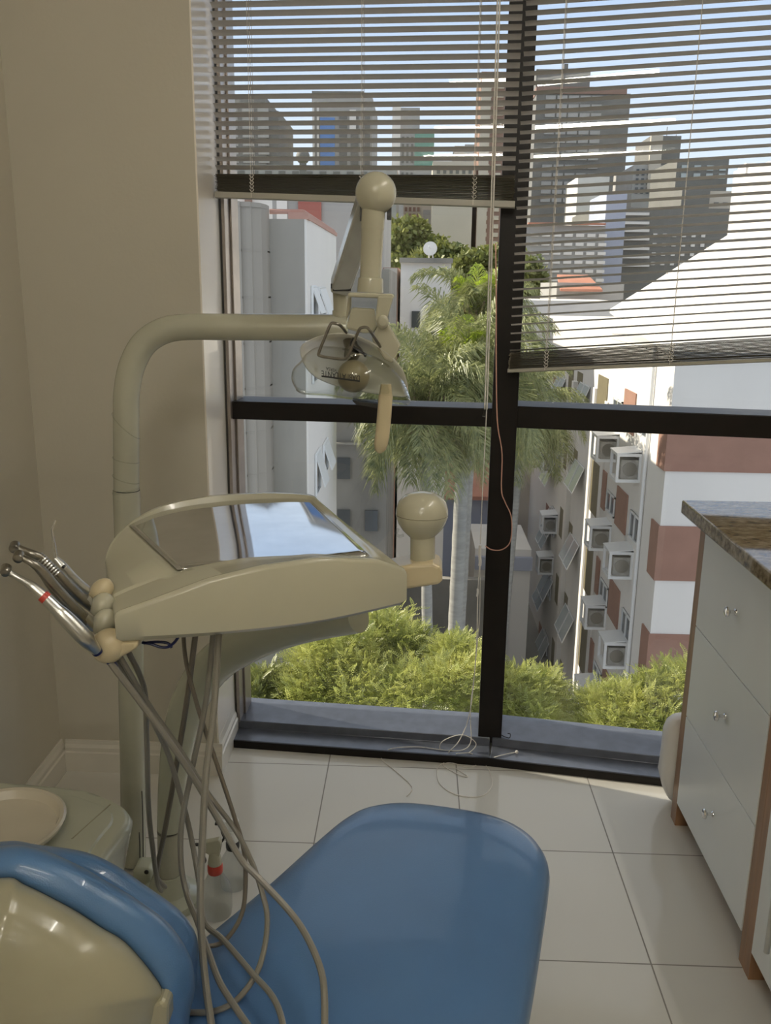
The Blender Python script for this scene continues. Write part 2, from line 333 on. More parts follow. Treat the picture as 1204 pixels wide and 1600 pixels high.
# ------------------------------------------------------------------ venetian blinds
def blind(F, v0, u0, u1, ztop, zs, stack, rail, theta, cords, label, slat_tilt, group=None):
    """zs(u): top of the gathered stack; stack/rail: (left z, right z) pairs for stack bottom and rail bottom"""
    root = thing('venetian_blind', label, 'blind', F((u0+u1)/2, v0, ztop))
    pitch = .0225; w = .0125; z = ztop - .03; b = B(); zb = (zs[0]+zs[1])/2
    n = int((ztop-.03-zb)/pitch)
    for k in range(n+1):
        f = k/n
        za, zc = lerp(ztop-.03, zs[0]+.006, f), lerp(ztop-.03, zs[1]+.006, f)
        if slat_tilt == 0:
            zz = ztop-.03-k*pitch; za = zz; zc = zz - max(0, (f-.9)/.1)*.004
        th = theta + rnd.uniform(-.02, .02)
        def fn(i, j):
            a = (j-.5)*2; vv = v0 + a*w*math.cos(th); dz = -a*w*math.sin(th) + .0016*(1-a*a)
            return F(lerp(u0, u1, i), vv, lerp(za, zc, i)+dz)
        b.grid(fn, 6, 4)
    obj('slats', b, 'blind', root, norm=False)
    b = B(); ns = 15
    for k in range(ns):
        f = (k+.5)/ns; dv = rnd.uniform(-.002, .002); du = rnd.uniform(-.002, .002)
        za, zc = lerp(zs[0], stack[0], f), lerp(zs[1], stack[1], f); ha, hc = (zs[0]-stack[0])/ns*.55, (zs[1]-stack[1])/ns*.55
        rings = []
        for u, zz, h in ((u0+du, za, ha), (u1+du, zc, hc)):
            rings.append([F(u, v0-w+dv, zz), F(u, v0-w+dv, zz+h*.6), F(u, v0+dv, zz+h), F(u, v0+w+dv, zz+h*.6), F(u, v0+w+dv, zz), F(u, v0+dv, zz+h*.3)])
        b.loft(rings)
    obj('gathered_slats', b, 'blindstack', root)
    b = B(); b.loft([[F(u, v0-.0125, zt), F(u, v0+.0125, zt), F(u, v0+.0125, zl+.002), F(u, v0+.009, zl), F(u, v0-.009, zl), F(u, v0-.0125, zl+.002)] for u, zt, zl in ((u0-.003, stack[0], rail[0]), (u1+.003, stack[1], rail[1]))])
    obj('bottom_rail', b, 'rail', root)
    b = B(); F.bb(b, u0, u1, v0-.014, v0+.014, ztop-.025, ztop+.01); obj('head_rail', b, 'rail', root, smooth=False)
    for u in cords:
        t = (u-u0)/(u1-u0); zl = lerp(rail[0], rail[1], t); b = B()
        for dv, r in ((-.0135, .0007), (.0135, .0007), (0, .0009)): b.tube([F(u+dv*.15, v0+dv, ztop-.02), F(u+dv*.15, v0+dv, zl+.004)], r, 5)
        zt, z1 = lerp(zs[0], zs[1], t), lerp(stack[0], stack[1], t)
        for k in range(5):
            zz = lerp(zt, z1, (k+.5)/5); b.tube(cr([F(u-.006, v0-.014, zz+.004), F(u, v0-.017, zz-.003), F(u+.006, v0-.014, zz+.003), F(u+.001, v0-.016, zz+.006)], 4), .0009, 5)
        obj('ladder_cord', b, 'cord', root)
    return root
BV = .035
def zat(F, x, y): return F.hit(BV-.0125, x, y)
u0, zl0 = zat(FL, 337, 309); u1, zl1 = zat(FL, 802, 325)
zr0 = zat(FL, 337, 299)[1]; zr1 = zat(FL, 802, 314)[1]; zs0 = zat(FL, 337, 272)[1]; zs1 = zat(FL, 802, 277)[1]
bl = blind(FL, BV, u0, u1, 2.44, (zs0, zs1), (zr0, zr1), (zl0, zl1), R(22), [zat(FL, x, 200)[0] for x in (391, 565, 744)], 'left venetian blind of grey metal slats raised above the dental lamp', 0)
b = B(); wa, wb = FL.hit(0, 779, 0), FL.hit(0, 759, 640)
for du in (-.0035, .0025): b.tube([FL(wa[0]+du, 0, 2.42), FL(wa[0]+du, 0, wa[1]), FL(wb[0]+du, 0.004, wb[1])], .0021, 8)
obj('tilt_wand', b, 'cord', bl)
b = B(); b.tube([FL(wb[0]-.003, .004, wb[1]+.012), FL(wb[0]-.005, .004, wb[1]-.02)], .005, 10); obj('wand_tip', b, 'acrylic', bl)
u0, zl0 = zat(FR, 794, 583); u1 = 1.03
def zr(x0, y0, x1, y1):
    (ua, za), (uc, zc) = zat(FR, x0, y0), zat(FR, x1, y1); s = (zc-za)/(uc-ua); return za + s*(u0-ua), za + s*(u1-ua)
blind(FR, BV, u0, u1, 2.44, zr(794, 552, 1204, 528), zr(794, 577, 1204, 560), zr(794, 583, 1204, 566), R(13), [zat(FR, x, y)[0] for x, y in ((862, 400), (1062, 400))], 'right venetian blind of grey metal slats hanging low and crooked', 1)

# ------------------------------------------------------------------ cords at the middle post
root = thing('blind_pull_cord', 'white blind pull cord hanging down left of the dark window post', 'cord', FL(UM-.06, .02, .03))
def FLp(v, pts): return [FL(*(lambda h: (h[0], v, h[1]))(FL.hit(v, x, y))) for x, y in pts]
b = B(); b.tube(cr(FLp(.02, [(760, 640), (757, 700), (753, 780), (750, 850)]), 4), .0013, 6)
b.tube(cr(FLp(.02, [(749, 880), (746, 930), (745, 985), (742, 1040), (736, 1100), (728, 1135)]), 5), .0013, 6)
b.tube(cr(FLp(.016, [(750, 880), (749, 960), (745, 1010), (740, 1060), (735, 1100), (735, 1132)]), 5), .0012, 6); obj('strands', b, 'cord', root)
b = B(); b.tube(cr(FLp(.02, [(750, 852), (749, 866), (750, 878), (749, 884)]), 4), .0045, 8); obj('tassel', b, 'bag', root); b = B(); b.tube(cr(FLp(.02, [(746, 920), (746, 926), (745, 932)]), 3), .003, 6); obj('knot', b, 'bag', root)
def rest(pts):
    out = []
    for x, y in pts:
        p = PZ(x, y, .027); v = (p-FL.o).dot(FL.n)
        if v > .08: p = FL(FL.hit(.045, x, y)[0], .045, FL.hit(.045, x, y)[1])
        elif v < -.003: p = PZ(x, y, .002)
        out.append(p)
    return out
b = B()
for pts in ([(728, 1135), (716, 1159), (701, 1175), (697, 1183), (705, 1189), (734, 1175), (743, 1161), (722, 1148), (693, 1157), (687, 1170), (699, 1187), (686, 1196), (682, 1206), (688, 1226), (714, 1242), (751, 1244), (768, 1227), (764, 1204), (752, 1190), (735, 1177), (712, 1178)],
            [(735, 1132), (735, 1160), (722, 1172), (693, 1172), (651, 1167), (610, 1170), (598, 1181), (597, 1188), (616, 1203), (643, 1229), (635, 1244)],
            [(807, 1175), (776, 1182), (753, 1191), (732, 1199), (705, 1192), (692, 1196), (716, 1210), (730, 1213), (712, 1201)]):
    b.tube(cr(rest(pts), 6), .0014, 6)
obj('loose_coil', b, 'cord', root)
b = B(); b.ball(PZ(807, 1175, .032), .0055, 10); obj('end_knob', b, 'cord', root)
b = B(); b.tube(cr(FLp(.075, [(774, 380), (775, 460), (775, 560), (776, 640), (778, 670), (784, 710), (783, 765), (789, 785), (798, 806), (799, 832), (795, 850), (783, 859), (768, 859), (758, 853)]), 5), .0017, 6)
tag(obj('copper_wire', b, 'pinkcord'), 'thin pinkish wire trailing down the dark window post', 'wire')
b = B(); b.tube(cr([FL(UM+.036, .10, .055), FL(UM+.05, .09, .054), FL(UM+.062, .085, .0555), FL(UM+.064, .093, .064), FL(UM+.056, .10, .062)], 5), .0016, 6)
tag(obj('wire_hook', b, 'black'), 'small black wire hook on the sill right of the post', 'hook')

# ------------------------------------------------------------------ cabinets on the right
FX = .747
cab = thing('drawer_cabinet', 'white three-drawer cabinet in wood frame beneath the granite top', 'cabinet', (1.0, 1.95, 0))
def py_z(x, y): p = PX(x, y, FX); return p.z, p.y
za = py_z(1104.3, 836)[0]; g1 = (py_z(1091.3, 982.5)[0]+py_z(1200.6, 1116.3)[0])/2; g2 = (py_z(1076, 1124.5)[0]+py_z(1178.3, 1288.3)[0])/2; zb = (py_z(1059.8, 1259.6)[0]+py_z(1158, 1455)[0])/2
YF, YN = 2.2, py_z(1166, 1400)[1]; CT = .882
b = B(); b.bb((FX, YF, 0), (1.30, YF+.044, CT)); b.bb((FX+.03, YN, zb-.01), (1.30, YF, zb+.012)); b.bb((FX+.03, YN, CT-.02), (1.30, YF, CT)); b.bb((1.28, YN, zb), (1.30, YF, CT)); b.bb((FX, YN-.030, 0), (1.30, YN, CT))
obj('wood_carcass', b, 'wood', cab, bevel=.0012, smooth=False)
b = B(); b.bb((FX+.05, YN, 0), (FX+.068, YF, zb-.005)); obj('plinth', b, 'wood', cab, smooth=False)
for (z1, z0), kp in zip(((za+.008, g1), (g1, g2), (g2, zb)), ((1145, 956), (1128, 1119), (1109, 1272))):
    b = B(); b.bb((FX-.002, YN+.002, z0+.0015), (FX+.018, YF-.002, z1-.0015)); d = obj('drawer', b, 'white', cab, bevel=.001, smooth=False)
    c = PX(kp[0]+4, kp[1], FX-.002); b = B(); b.lathe([(.008, 0), (.0075, .002), (.0045, .004), (.0042, .013), (.006, .015), (.0115, .017), (.0125, .020), (.011, .0235), (.006, .0255), (.0005, .026)], c, (-1, 0, 0), 20); obj('knob', b, 'chrome', d)
cup = thing('cupboard', 'white cupboard with bar handle at the right edge of frame', 'cabinet', (1.0, 1.2, 0))
b = B(); b.bb((FX, YN-.060, 0), (1.30, YN-.0305, CT)); b.bb((FX, .62, 0), (1.30, .65, CT)); b.bb((FX+.03, .65, zb-.01), (1.30, YN-.060, zb+.012)); b.bb((1.28, .65, zb), (1.30, YN-.060, CT)); obj('wood_carcass', b, 'wood', cup, smooth=False)
b = B(); b.bb((FX+.05, .65, 0), (FX+.068, YN-.055, zb-.005)); obj('plinth', b, 'wood', cup, smooth=False)
b = B(); b.bb((FX-.002, 1.13, zb), (FX+.018, YN-.062, za+.005)); d = obj('door', b, 'white', cup, bevel=.001, smooth=False)
hp = PX(1197, 1488, FX-.03); b = B(); b.tube([hp, hp+V((0, 0, .2))], .0058, 12)
for dz in (.02, .18): b.tube([hp+V((0, 0, dz)), hp+V((.029, 0, dz))], .004, 8)
obj('bar_handle', b, 'steel', d)
b = B(); b.bb((FX-.002, .65, zb), (FX+.018, 1.127, za+.005)); obj('door', b, 'white', cup, bevel=.001, smooth=False)
b = B(); b.bb((.697, .6, CT+.0005), (1.355, 2.262, CT+.036)); tag(obj('countertop', b, 'granite', bevel=.004), 'speckled brown granite countertop along the right wall', 'countertop')
# white container behind the cabinet
b = B(); rings = []; YC = 2.318
for x, y, yr in ((1050, 1251, .03), (1041, 1243, .045), (1034, 1228, .055), (1029, 1205, .06), (1033, 1180, .06), (1037, 1140, .055), (1042, 1128, .05), (1049, 1121, .04), (1058, 1118, .02)):
    p = P(x, y, YC); xr = (1.04-p.x)/2
    rings.append([V((p.x+xr + xr*math.copysign(abs(math.cos(t))**.6, math.cos(t)), YC + yr*math.copysign(abs(math.sin(t))**.7, math.sin(t)), max(p.z, .001))) for t in [2*math.pi*k/28 for k in range(28)]])
b.loft(rings); tag(obj('plastic_container', b, 'bag'), 'white plastic container on the floor behind the wooden cabinet end', 'container')

# ------------------------------------------------------------------ ceiling lights: mirror images show in the right-hand pane, except the added fill
for (x0, y0, x1, y1), lb in (((838, 131, 1030, 112), 'nearest to the window'), ((836, 199, 1055, 188), 'second from the window'), ((833, 245, 1057, 236), 'farthest from the window')):
    o = FR(0, GV, 0); ends = []
    for x, y in ((x0, y0), (x1, y1)):
        d = ray(x, y); q = EYE + d*((o-EYE).dot(FR.n)/d.dot(FR.n)); d2 = d - FR.n*(2*d.dot(FR.n)); ends.append(q + d2*((CEIL-.06-q.z)/d2.z))
    c = (ends[0]+ends[1])/2; dd = (ends[1]-ends[0]); L = dd.length; dd.normalize(); dd.z = 0; sd = V((-dd.y, dd.x, 0))
    print('tube', lb, c, L)
    t = thing('fluorescent_light', 'long ceiling fluorescent light, the one ' + lb, 'ceiling light', (c.x, c.y, CEIL), 'ceiling fluorescent lights')
    b = B(); b.box((c.x, c.y, CEIL-.017), (L+.06, .07, .034), (dd, sd, V((0, 0, 1)))); obj('housing', b, 'white', t, bevel=.004)
    for s in (-1, 1): b = B(); b.box(c+dd*(s*(L/2+.01)), (.02, .03, .05), (dd, sd, V((0, 0, 1)))); obj('lamp_holder', b, 'white', t, bevel=.003)
    b = B(); b.tube([c-dd*L/2, c+dd*L/2], .014, 14); obj('glow_tube', b, 'tube', t)

t = thing('fluorescent_light', 'added ceiling fill light above the granite countertop, out of view', 'ceiling light', (.95, 1.1, CEIL), 'ceiling fluorescent lights')  # unseen lamp added to brighten the left wall and window jamb
b = B(); b.box((.95, 1.1, CEIL-.017), (.07, 1.26, .034)); obj('housing', b, 'white', t, bevel=.004)
for s in (-1, 1): b = B(); b.box((.95, 1.1+s*.61, CEIL-.055), (.03, .02, .05)); obj('lamp_holder', b, 'white', t, bevel=.003)
b = B(); b.tube([(.95, .5, CEIL-.06), (.95, 1.7, CEIL-.06)], .014, 14); obj('glow_tube', b, 'fill_tube', t)

# ------------------------------------------------------------------ dental equipment
def pr(px, p): return px*(p-EYE).dot(CW)/FPX        # size in metres of a measured width at the depth of p
def slab(b, poly, Y0, Y1): b.prism([P(x, y, Y0) for x, y in poly], (0, Y1-Y0, 0)); return b

# ---- operating lamp: floor column, bent pipe, spring arm and head
YP = 1.95
lamp = thing('dental_lamp', 'cream dental operating lamp on a bent pipe column before the window', 'lamp', PZ(209, 1345, 0))
low = [P(x, y, YP) for x, y in ((209, 1346), (207, 1200), (204, 1000), (200, 850), (197.5, 766))]
b = B(); b.tube(low, [pr(18.5, low[0])]*5, 24); obj('column', b, 'cream2', lamp)
up = cr([P(x, y, YP) for x, y in ((197.5, 765), (197, 650), (198, 612), (206, 572), (225, 537), (255, 517), (292, 511), (350, 511), (430, 511.5), (505, 512), (542, 513))], 6)
b = B(); b.tube(up, pr(20.2, up[20]), 24); obj('bent_pipe', b, 'cream2', lamp)
for (y, dx, dy) in ((766, 0, 4), (718, 2, -4), (748, 4, -6), (665, 10, -18)):
    b = B(); c = P(197.3, y, YP); r = pr(20.5, c); b.tube(cr([c+V((r*math.sin(t)*1.0, -r*math.cos(t), (dy*.0016)*math.sin(t))) for t in [math.pi*(k/8-.5) for k in range(9)]], 3), .0011 if y < 766 else .0022, 6); obj('clear_wrap_seam', b, 'acrylic', lamp)
b = B(); c = P(197.5, 767, YP); b.lathe([(pr(20.4, c), -.002), (pr(20.4, c), .002)], c, n=24); obj('dark_joint', b, 'gap', lamp)
for x0, y0, x1, y1 in ((221.5, 1236, 223.5, 1342), (217, 1300, 218.5, 1343), (214, 1318, 215, 1343)):
    Yc = YP-.021; b = B(); b.tube(cr([P(x0, y0, Yc), P(lerp(x0, x1, .4)+.6, lerp(y0, y1, .4), Yc), P(x1, y1, Yc)], 4), .0013, 5); obj('paint_chip', b, 'black', lamp)
b = B(); c0 = P(228, 1368, 1.90); b.box(c0, (.05, .06, .075)); obj('base_block', b, 'green_grey', lamp, bevel=.012, seg=4)
b = B(); c = P(229, 1362, 1.868); b.lathe([(.0055, 0), (.0055, .003)], c, (0, -1, 0), 14); obj('lock_screw', b, 'gap', lamp)
sk = cr([P(532, 498, YP), P(532, 475, YP-.005), P(531, 455, YP-.01)], 2)
b = B(); b.tube(sk, pr(11.5, sk[0]), 18); b.lathe([(pr(13, sk[0]), 0), (pr(13, sk[0]), .012)], P(532, 494, YP), (0, 0, 1), 18); obj('arm_socket', b, 'cream', lamp)
def beam(b, A, C, wA, wC, tA, tC):
    d = (C-A).normalized(); s = (CR - d*CR.dot(d)).normalized(); n = d.cross(s)
    b.loft([[p - s*w/2 - n*t/2, p + s*w/2 - n*t/2, p + s*w/2 + n*t*.3, p + s*w*.38 + n*t/2, p - s*w*.38 + n*t/2, p - s*w/2 + n*t*.3] for p, w, t in ((A, wA, tA), (C, wC, tC))])
A, C = P(531, 449, 1.93), P(578, 304, 1.775)
b = B(); beam(b, A, C, pr(31, A), pr(36, C), .05, .055); obj('spring_arm_cover', b, 'covergrey', lamp, smooth=False, bevel=.006)
b = B(); b.box(P(533, 452, 1.915), (.034, .03, .008)); b.box(P(519, 447, 1.905), (.006, .01, .01)); b.box(P(546, 451, 1.905), (.006, .01, .01)); obj('pivot_clip', b, 'black', lamp)
YB = 1.73
cb = P(587, 302, YB); b = B(); b.ball(cb, pr(32.3, cb), 32); obj('ball_cap', b, 'cream', lamp)
for s in ((566, 333), (608, 330)): b = B(); b.box(P(s[0], s[1], YB+.012), (.008, .03, .03)); obj('pivot_clip', b, 'black', lamp)
t0, t1 = P(583.5, 322, YB), P(578.5, 437, YB); zdir = (t0-t1).normalized(); L = (t0-t1).length
b = B(); b.lathe([(pr(16.8, t1), 0), (pr(17.2, t1), L*.68), (pr(17.4, t1), L*.685), (pr(18.4, t0), L*.7), (pr(18.4, t0), L)], t1, zdir, 28); obj('drop_tube', b, 'cream', lamp)
tc = P(578, 457, YB); b = B(); b.lathe([(pr(20.5, tc), 0), (pr(20.6, tc), .004), (pr(19.8, tc), .022), (pr(19.2, tc), .026), (pr(16.8, tc), .028)], tc, zdir, 28); obj('collar', b, 'cream', lamp)
b = B(); slab(b, [(543, 459), (546, 457), (612, 459), (616, 462), (614, 467), (542, 464)], YB-.035, YB+.035)
slab(b, [(590, 463), (615, 463), (599, 517), (591, 513), (586, 500)], YB-.04, YB-.032); slab(b, [(543, 463), (549, 463), (548, 487), (540, 502)], YB+.027, YB+.035)
obj('yoke', b, 'cream', lamp, smooth=False, bevel=.003)
b = B(); slab(b, [(549, 480), (586, 482), (589, 510), (583, 521), (566, 521), (540, 514)], YB-.022, YB+.02); obj('tilt_block', b, 'cream', lamp, smooth=False, bevel=.005)
b = B(); slab(b, [(590, 508), (607, 506), (626, 540), (613, 568), (600, 562), (580, 530)], YB-.03, YB+.008); obj('side_arm', b, 'cream', lamp, smooth=False, bevel=.004)
c = P(598, 503, YB-.043); b = B(); b.ball(c, (pr(9, c), .007, pr(11, c)), 18); b.lathe([(pr(6, c), 0), (pr(6, c), .012)], c+V((0, .004, 0)), (0, -1, 0), 16); obj('tilt_knob', b, 'cream', lamp)
def dish(outline, ctr, Yr, Yc, powr=2, rings=8, nn=5):
    o = cr([V((x, y, 0)) for x, y in outline], nn, True); rr = []
    for k in range(rings+1):
        s = max(.01, 1-k/rings); rr.append([P(lerp(ctr[0], q.x, s), lerp(ctr[1], q.y, s), lerp(Yc, Yr, s**powr)) for q in o])
    return B().loft(rr, cap=False)
RO = [(470, 543), (488, 530), (516, 522), (550, 523), (583, 537), (608, 555), (628, 578), (636, 604), (634, 619), (610, 618), (575, 613), (540, 606), (510, 597), (488, 585), (474, 566)]
b = dish(RO, (560, 568), 1.70, 1.765); obj('reflector', b, 'dichroic', lamp, solid=.003, norm=False)
SO = [(469, 566), (480, 552), (500, 542), (540, 545), (590, 560), (625, 590), (639, 620), (638, 631), (628, 632), (591, 627), (550, 624), (510, 618), (472, 615), (461, 605), (456, 591), (459, 576)]
b = dish(SO, (555, 590), 1.69, 1.635); obj('clear_shield', b, 'acrylic', lamp, solid=.0025, norm=False)
rim = cr([P(x, y, 1.688) for x, y in ((463, 608), (480, 614), (515, 617), (550, 622), (591, 626), (632, 631), (640, 626))], 5)
b = B(); b.tube(rim, .0035, 8); obj('shield_rim', b, 'acrylic', lamp)
c = P(552, 588, 1.675); b = B(); b.ball(c, pr(25.5, c), 26); obj('bulb_cup', b, 'haze_plastic', lamp)
b = B(); b.lathe([(pr(13, c), 0), (pr(14, c), .008), (pr(16, c), .02), (pr(11, c), .034), (pr(11, c), .05)], P(556, 566, 1.70), (P(545, 528, 1.73)-P(556, 566, 1.70)), 22); obj('bulb_socket', b, 'dsteel', lamp)
b = B(); b.lathe([(pr(16.5, c), 0), (pr(17.2, c), .002), (pr(16.5, c), .005)], P(557, 564, 1.695), (P(545, 528, 1.73)-P(556, 566, 1.70)), 22); obj('socket_ring', b, 'chrome', lamp)
b = B(); b.tube(cr([P(553, 529, 1.70), P(549, 540, 1.692), P(560, 548, 1.69), P(572, 556, 1.69)], 5), .0035, 8); obj('lead_wire', b, 'black', lamp)
b = B(); slab(b, [(550, 626), (594, 632), (588, 638), (556, 632)], 1.67, 1.70); obj('lower_bracket', b, 'gap', lamp, smooth=False)
hd = [(603, 600), (602, 620), (600, 650), (597, 680), (595, 694), (594, 703), (593, 708)]; hw = [8, 11.2, 11.2, 11.2, 11, 8.5, 2.5]
b = B(); rings = []
for (x, y), w in zip(hd, hw):
    p = P(x, y, 1.665); r = pr(w, p); rings.append([p+V((r*math.copysign(abs(math.cos(t))**.7, math.cos(t)), .008*math.copysign(abs(math.sin(t))**.7, math.sin(t))*(r/pr(11, p))**.5, 0)) for t in [2*math.pi*k/20 for k in range(20)]])
b.loft(rings); obj('aiming_handle', b, 'ivory', lamp)
b = B(); b.tube(cr([P(x, y, 1.655+(.03 if i in (0, 15) else 0)) for i, (x, y) in enumerate(((541, 520), (531, 508), (521, 505), (516, 507), (507, 528), (498, 551), (500, 556), (516, 559), (536, 561), (543, 557), (550, 541), (560, 517), (565, 512), (573, 512), (580, 520), (594, 542)))], 5), .0028, 10); obj('wire_guard', b, 'dsteel', lamp)
def lettering(name, txt, px_r, px_l, hpx, Y, parent, m):
    cu = bpy.data.curves.new('t', 'FONT'); cu.body = txt; cu.extrude = .02; o = bpy.data.objects.new('t', cu); COL.objects.link(o)
    bpy.context.view_layer.update(); me = bpy.data.meshes.new_from_object(o.evaluated_get(bpy.context.evaluated_depsgraph_get())); bpy.data.objects.remove(o)
    xs = [v.co.x for v in me.vertices]; ys = [v.co.y for v in me.vertices]; x0, x1, y0, y1 = min(xs), max(xs), min(ys), max(ys)
    a, c = P(*px_r, Y), P(*px_l, Y); ex = (c-a); ey = V((0, 0, -1))*pr(hpx, a); off = wloc(parent)
    for v in me.vertices: v.co = a + ex*((v.co.x-x0)/(x1-x0)) + ey*((v.co.y-y0)/(y1-y0)) + V((0, -1, 0))*(v.co.z*.02) - off
    me.name = name; me.materials.append(M[m]); q = bpy.data.objects.new(name, me); COL.objects.link(q); q.parent = parent; return q
lettering('lettering', 'DABI ATLANTE', (562, 587), (502, 579), 9, 1.632, lamp, 'black')
lettering('lettering', 'VERSA', (526, 577), (509, 573), 5, 1.632, lamp, 'black')
b = B(); slab(b, [(502, 589), (562, 597), (562, 594.5), (502, 586.5)], 1.631, 1.633); obj('printed_line', b, 'black', lamp, smooth=False)

# ---- delivery unit: instrument tray on a curved arm
unit = thing('delivery_unit', 'cream dental delivery unit with steel tray top on a curved arm', 'dental unit', PZ(265, 1405, 0))
Fx = [0, .32, .65, 1]
Fb = [V((-.007, 1.293, .97)), V((-.130, 1.205, .968)), V((-.264, 1.152, .966)), V((-.403, 1.12, .97))]
fb = cr(Fb, 10); fbs = [i/30 for i in range(31)]
def at_curve(c, s): i = s*(len(c)-1); k = min(int(i), len(c)-2); return c[k].lerp(c[k+1], i-k)
ft_px = [(632, 889), (589, 875), (502, 873), (416, 885), (330, 906), (243, 938), (190, 956), (176, 962)]
ft = [(p, P(*p, 1.2)) for p in ft_px]
NS = 44
def front(s): return at_curve(fb, s)
def ztop_front(s):
    p = front(s)
    # height of the fascia's top edge above this point, measured on its vertical
    best = None
    w = (p-EYE).dot(CW); x = 602 + FPX*(p-EYE).dot(CR)/w
    xs = [q[0] for q in ft_px[::-1]]; ys = [q[1] for q in ft_px[::-1]]
    yy = interp(xs, ys, x); return P(x, yy, p.y).z
bk = [V((-.196, 1.748, 0)), V((-.215, 1.757, 0)), V((-.30, 1.735, 0)), V((-.40, 1.69, 0)), V((-.478, 1.63, 0)), V((-.515, 1.55, 0)), V((-.522, 1.46, 0)), V((-.51, 1.39, 0))]
bkc = cr(bk, 8)
def back(s): return at_curve(bkc, s)
bz = [1.022, 1.034, 1.042, 1.044, 1.038, 1.026, 1.012, 1.0]
def ztop_back(s): return interp([i/7 for i in range(8)], bz, s)
def prof(s, t):
    a, c = front(s), back(s); p = a.lerp(V((c.x, c.y, a.z)), t)
    z = lerp(ztop_front(s), ztop_back(s), t); return V((p.x, p.y, z))
def rec(s):   # how deep the top is sunk for the steel insert
    return .007*min(1, max(0, (s-.10)/.04))*min(1, max(0, (.79-s)/.07))
def tstart(s): return interp([0, .15, .4, .7, 1], [.05, .07, .10, .2, .3], s)
def ppt(s, t): p = prof(s, t); return V((p.x, p.y, p.z-rec(s)+.003))
p0, p1, p2, p3 = ppt(.15, tstart(.15)+.02), ppt(.15, .965), ppt(.70, tstart(.70)+.02), ppt(.70, .965)
pn = ((p2+p3-p0-p1)).cross(p1+p3-p0-p2).normalized(); pm = (p0+p1+p2+p3)/4 - V((0, 0, .003))
def bulge(s, t): return .010*math.sin(math.pi*max(0, min(1, (s-.145)/.59)))*max(0, (t-.1)/.86)
def PLZ(p): return pm.z-((p.x-pm.x)*pn.x+(p.y-pm.y)*pn.y)/pn.z
rings = []
ss = [0, .012, .03] + [.03 + .94*k/NS for k in range(1, NS)] + [.97, .988, 1]
for s in ss:
    e = min(1, math.sqrt(max(0, 1-(1-min(s, .03)/.03)**2)))*min(1, math.sqrt(max(0, 1-(1-min(1-s, .03)/.03)**2))); e = .82+.18*e
    d = rec(s); ts = tstart(s); te = .972
    zb_ = .968; ring = []
    def q(t, dz=0, zabs=None):
        p = prof(s, t); zz = p.z + dz if zabs is None else zabs
        zc = (zb_+prof(s, t).z)/2; zz = zc + (zz-zc)*e; ring.append(V((p.x, p.y, zz)))
    q(.02, zabs=zb_); q(0, zabs=zb_+.008); q(0, -.006); q(.006, -.001); q(.014, .0005); q(.028, -.0005); q(.036, -.004); q(ts*.8, -.004); q(ts, -.005)
    inp = .12 < s < .77
    for tt in (ts+.012, lerp(ts, te, .33), lerp(ts, te, .66), te-.02):
        if inp: p_ = prof(s, tt); q(tt, zabs=min(p_.z-.001, PLZ(p_)+bulge(s, tt)-.0025))
        else: q(tt, -.001)
    q(te-.004, -.0005); q(.982, .0005); q(.993, -.001); q(1, -.008); q(1, zabs=zb_+.008); q(.97, zabs=zb_)
    rings.append(ring)
b = B(); b.loft(rings); obj('tray_housing', b, 'cream', unit, ang=40)
def pan(i, j):
    s = lerp(.145, .735, i); ts, te = tstart(s)+.016, .962; p = prof(s, lerp(ts, te, j)); return V((p.x, p.y, PLZ(p)+bulge(s, lerp(ts, te, j))))
b = B(); b.grid(pan, 30, 12); o = obj('steel_insert', b, 'traysteel', unit, solid=.0015, norm=False)
# side bracket with the ball shaped pivot
YK = 1.43
b = B(); slab(b, [(606, 890), (640, 883), (676, 880), (687, 885), (691, 893), (691, 908), (686, 914), (640, 921), (606, 925)], YK-.035, YK+.03); obj('pivot_bracket', b, 'ivory', unit, smooth=False, bevel=.006, seg=3)
kb, kt = P(660, 891, YK), P(660, 838, YK); ax = (kt-kb)
b = B(); b.lathe([(pr(20.5, kb), 0), (pr(20.5, kb), .021)], kb, ax, 26); obj('pivot_collar', b, 'ivory', unit, bevel=.001)
b = B(); b.lathe([(pr(19.3, kb), .0205), (pr(19.3, kb), .062)], kb, ax, 26); obj('pivot_post', b, 'cream', unit)
b = B(); b.lathe([(.0026, 0), (.0026, .002)], P(658, 883, YK)-V((0, pr(20.5, kb)+.0005, 0)), (0, -1, 0), 10); obj('grub_screw', b, 'black', unit)
kc = P(659, 804, YK); r = pr(1, kc)
b = B(); b.lathe([(17*r, -38*r), (22*r, -33*r), (30*r, -25*r), (37*r, -14*r), (40.5*r, -3*r), (41*r, .4*r)], kc, (0, 0, 1), 32); obj('lower_ball_shell', b, 'cream', unit)
b = B(); b.lathe([(41*r, 1.2*r), (40.5*r, 9*r), (37*r, 20*r), (29*r, 29*r), (18*r, 34*r), (7*r, 36*r), (.5*r, 36.3*r)], kc, (0, 0, 1), 32); obj('upper_ball_shell', b, 'cream', unit)
b = B(); b.tube(cr([P(622, 826, YK), P(619, 834, YK-.005), P(624, 838, YK-.008), P(630, 836, YK-.006)], 4), .0025, 8); obj('shell_clip', b, 'acrylic', unit)
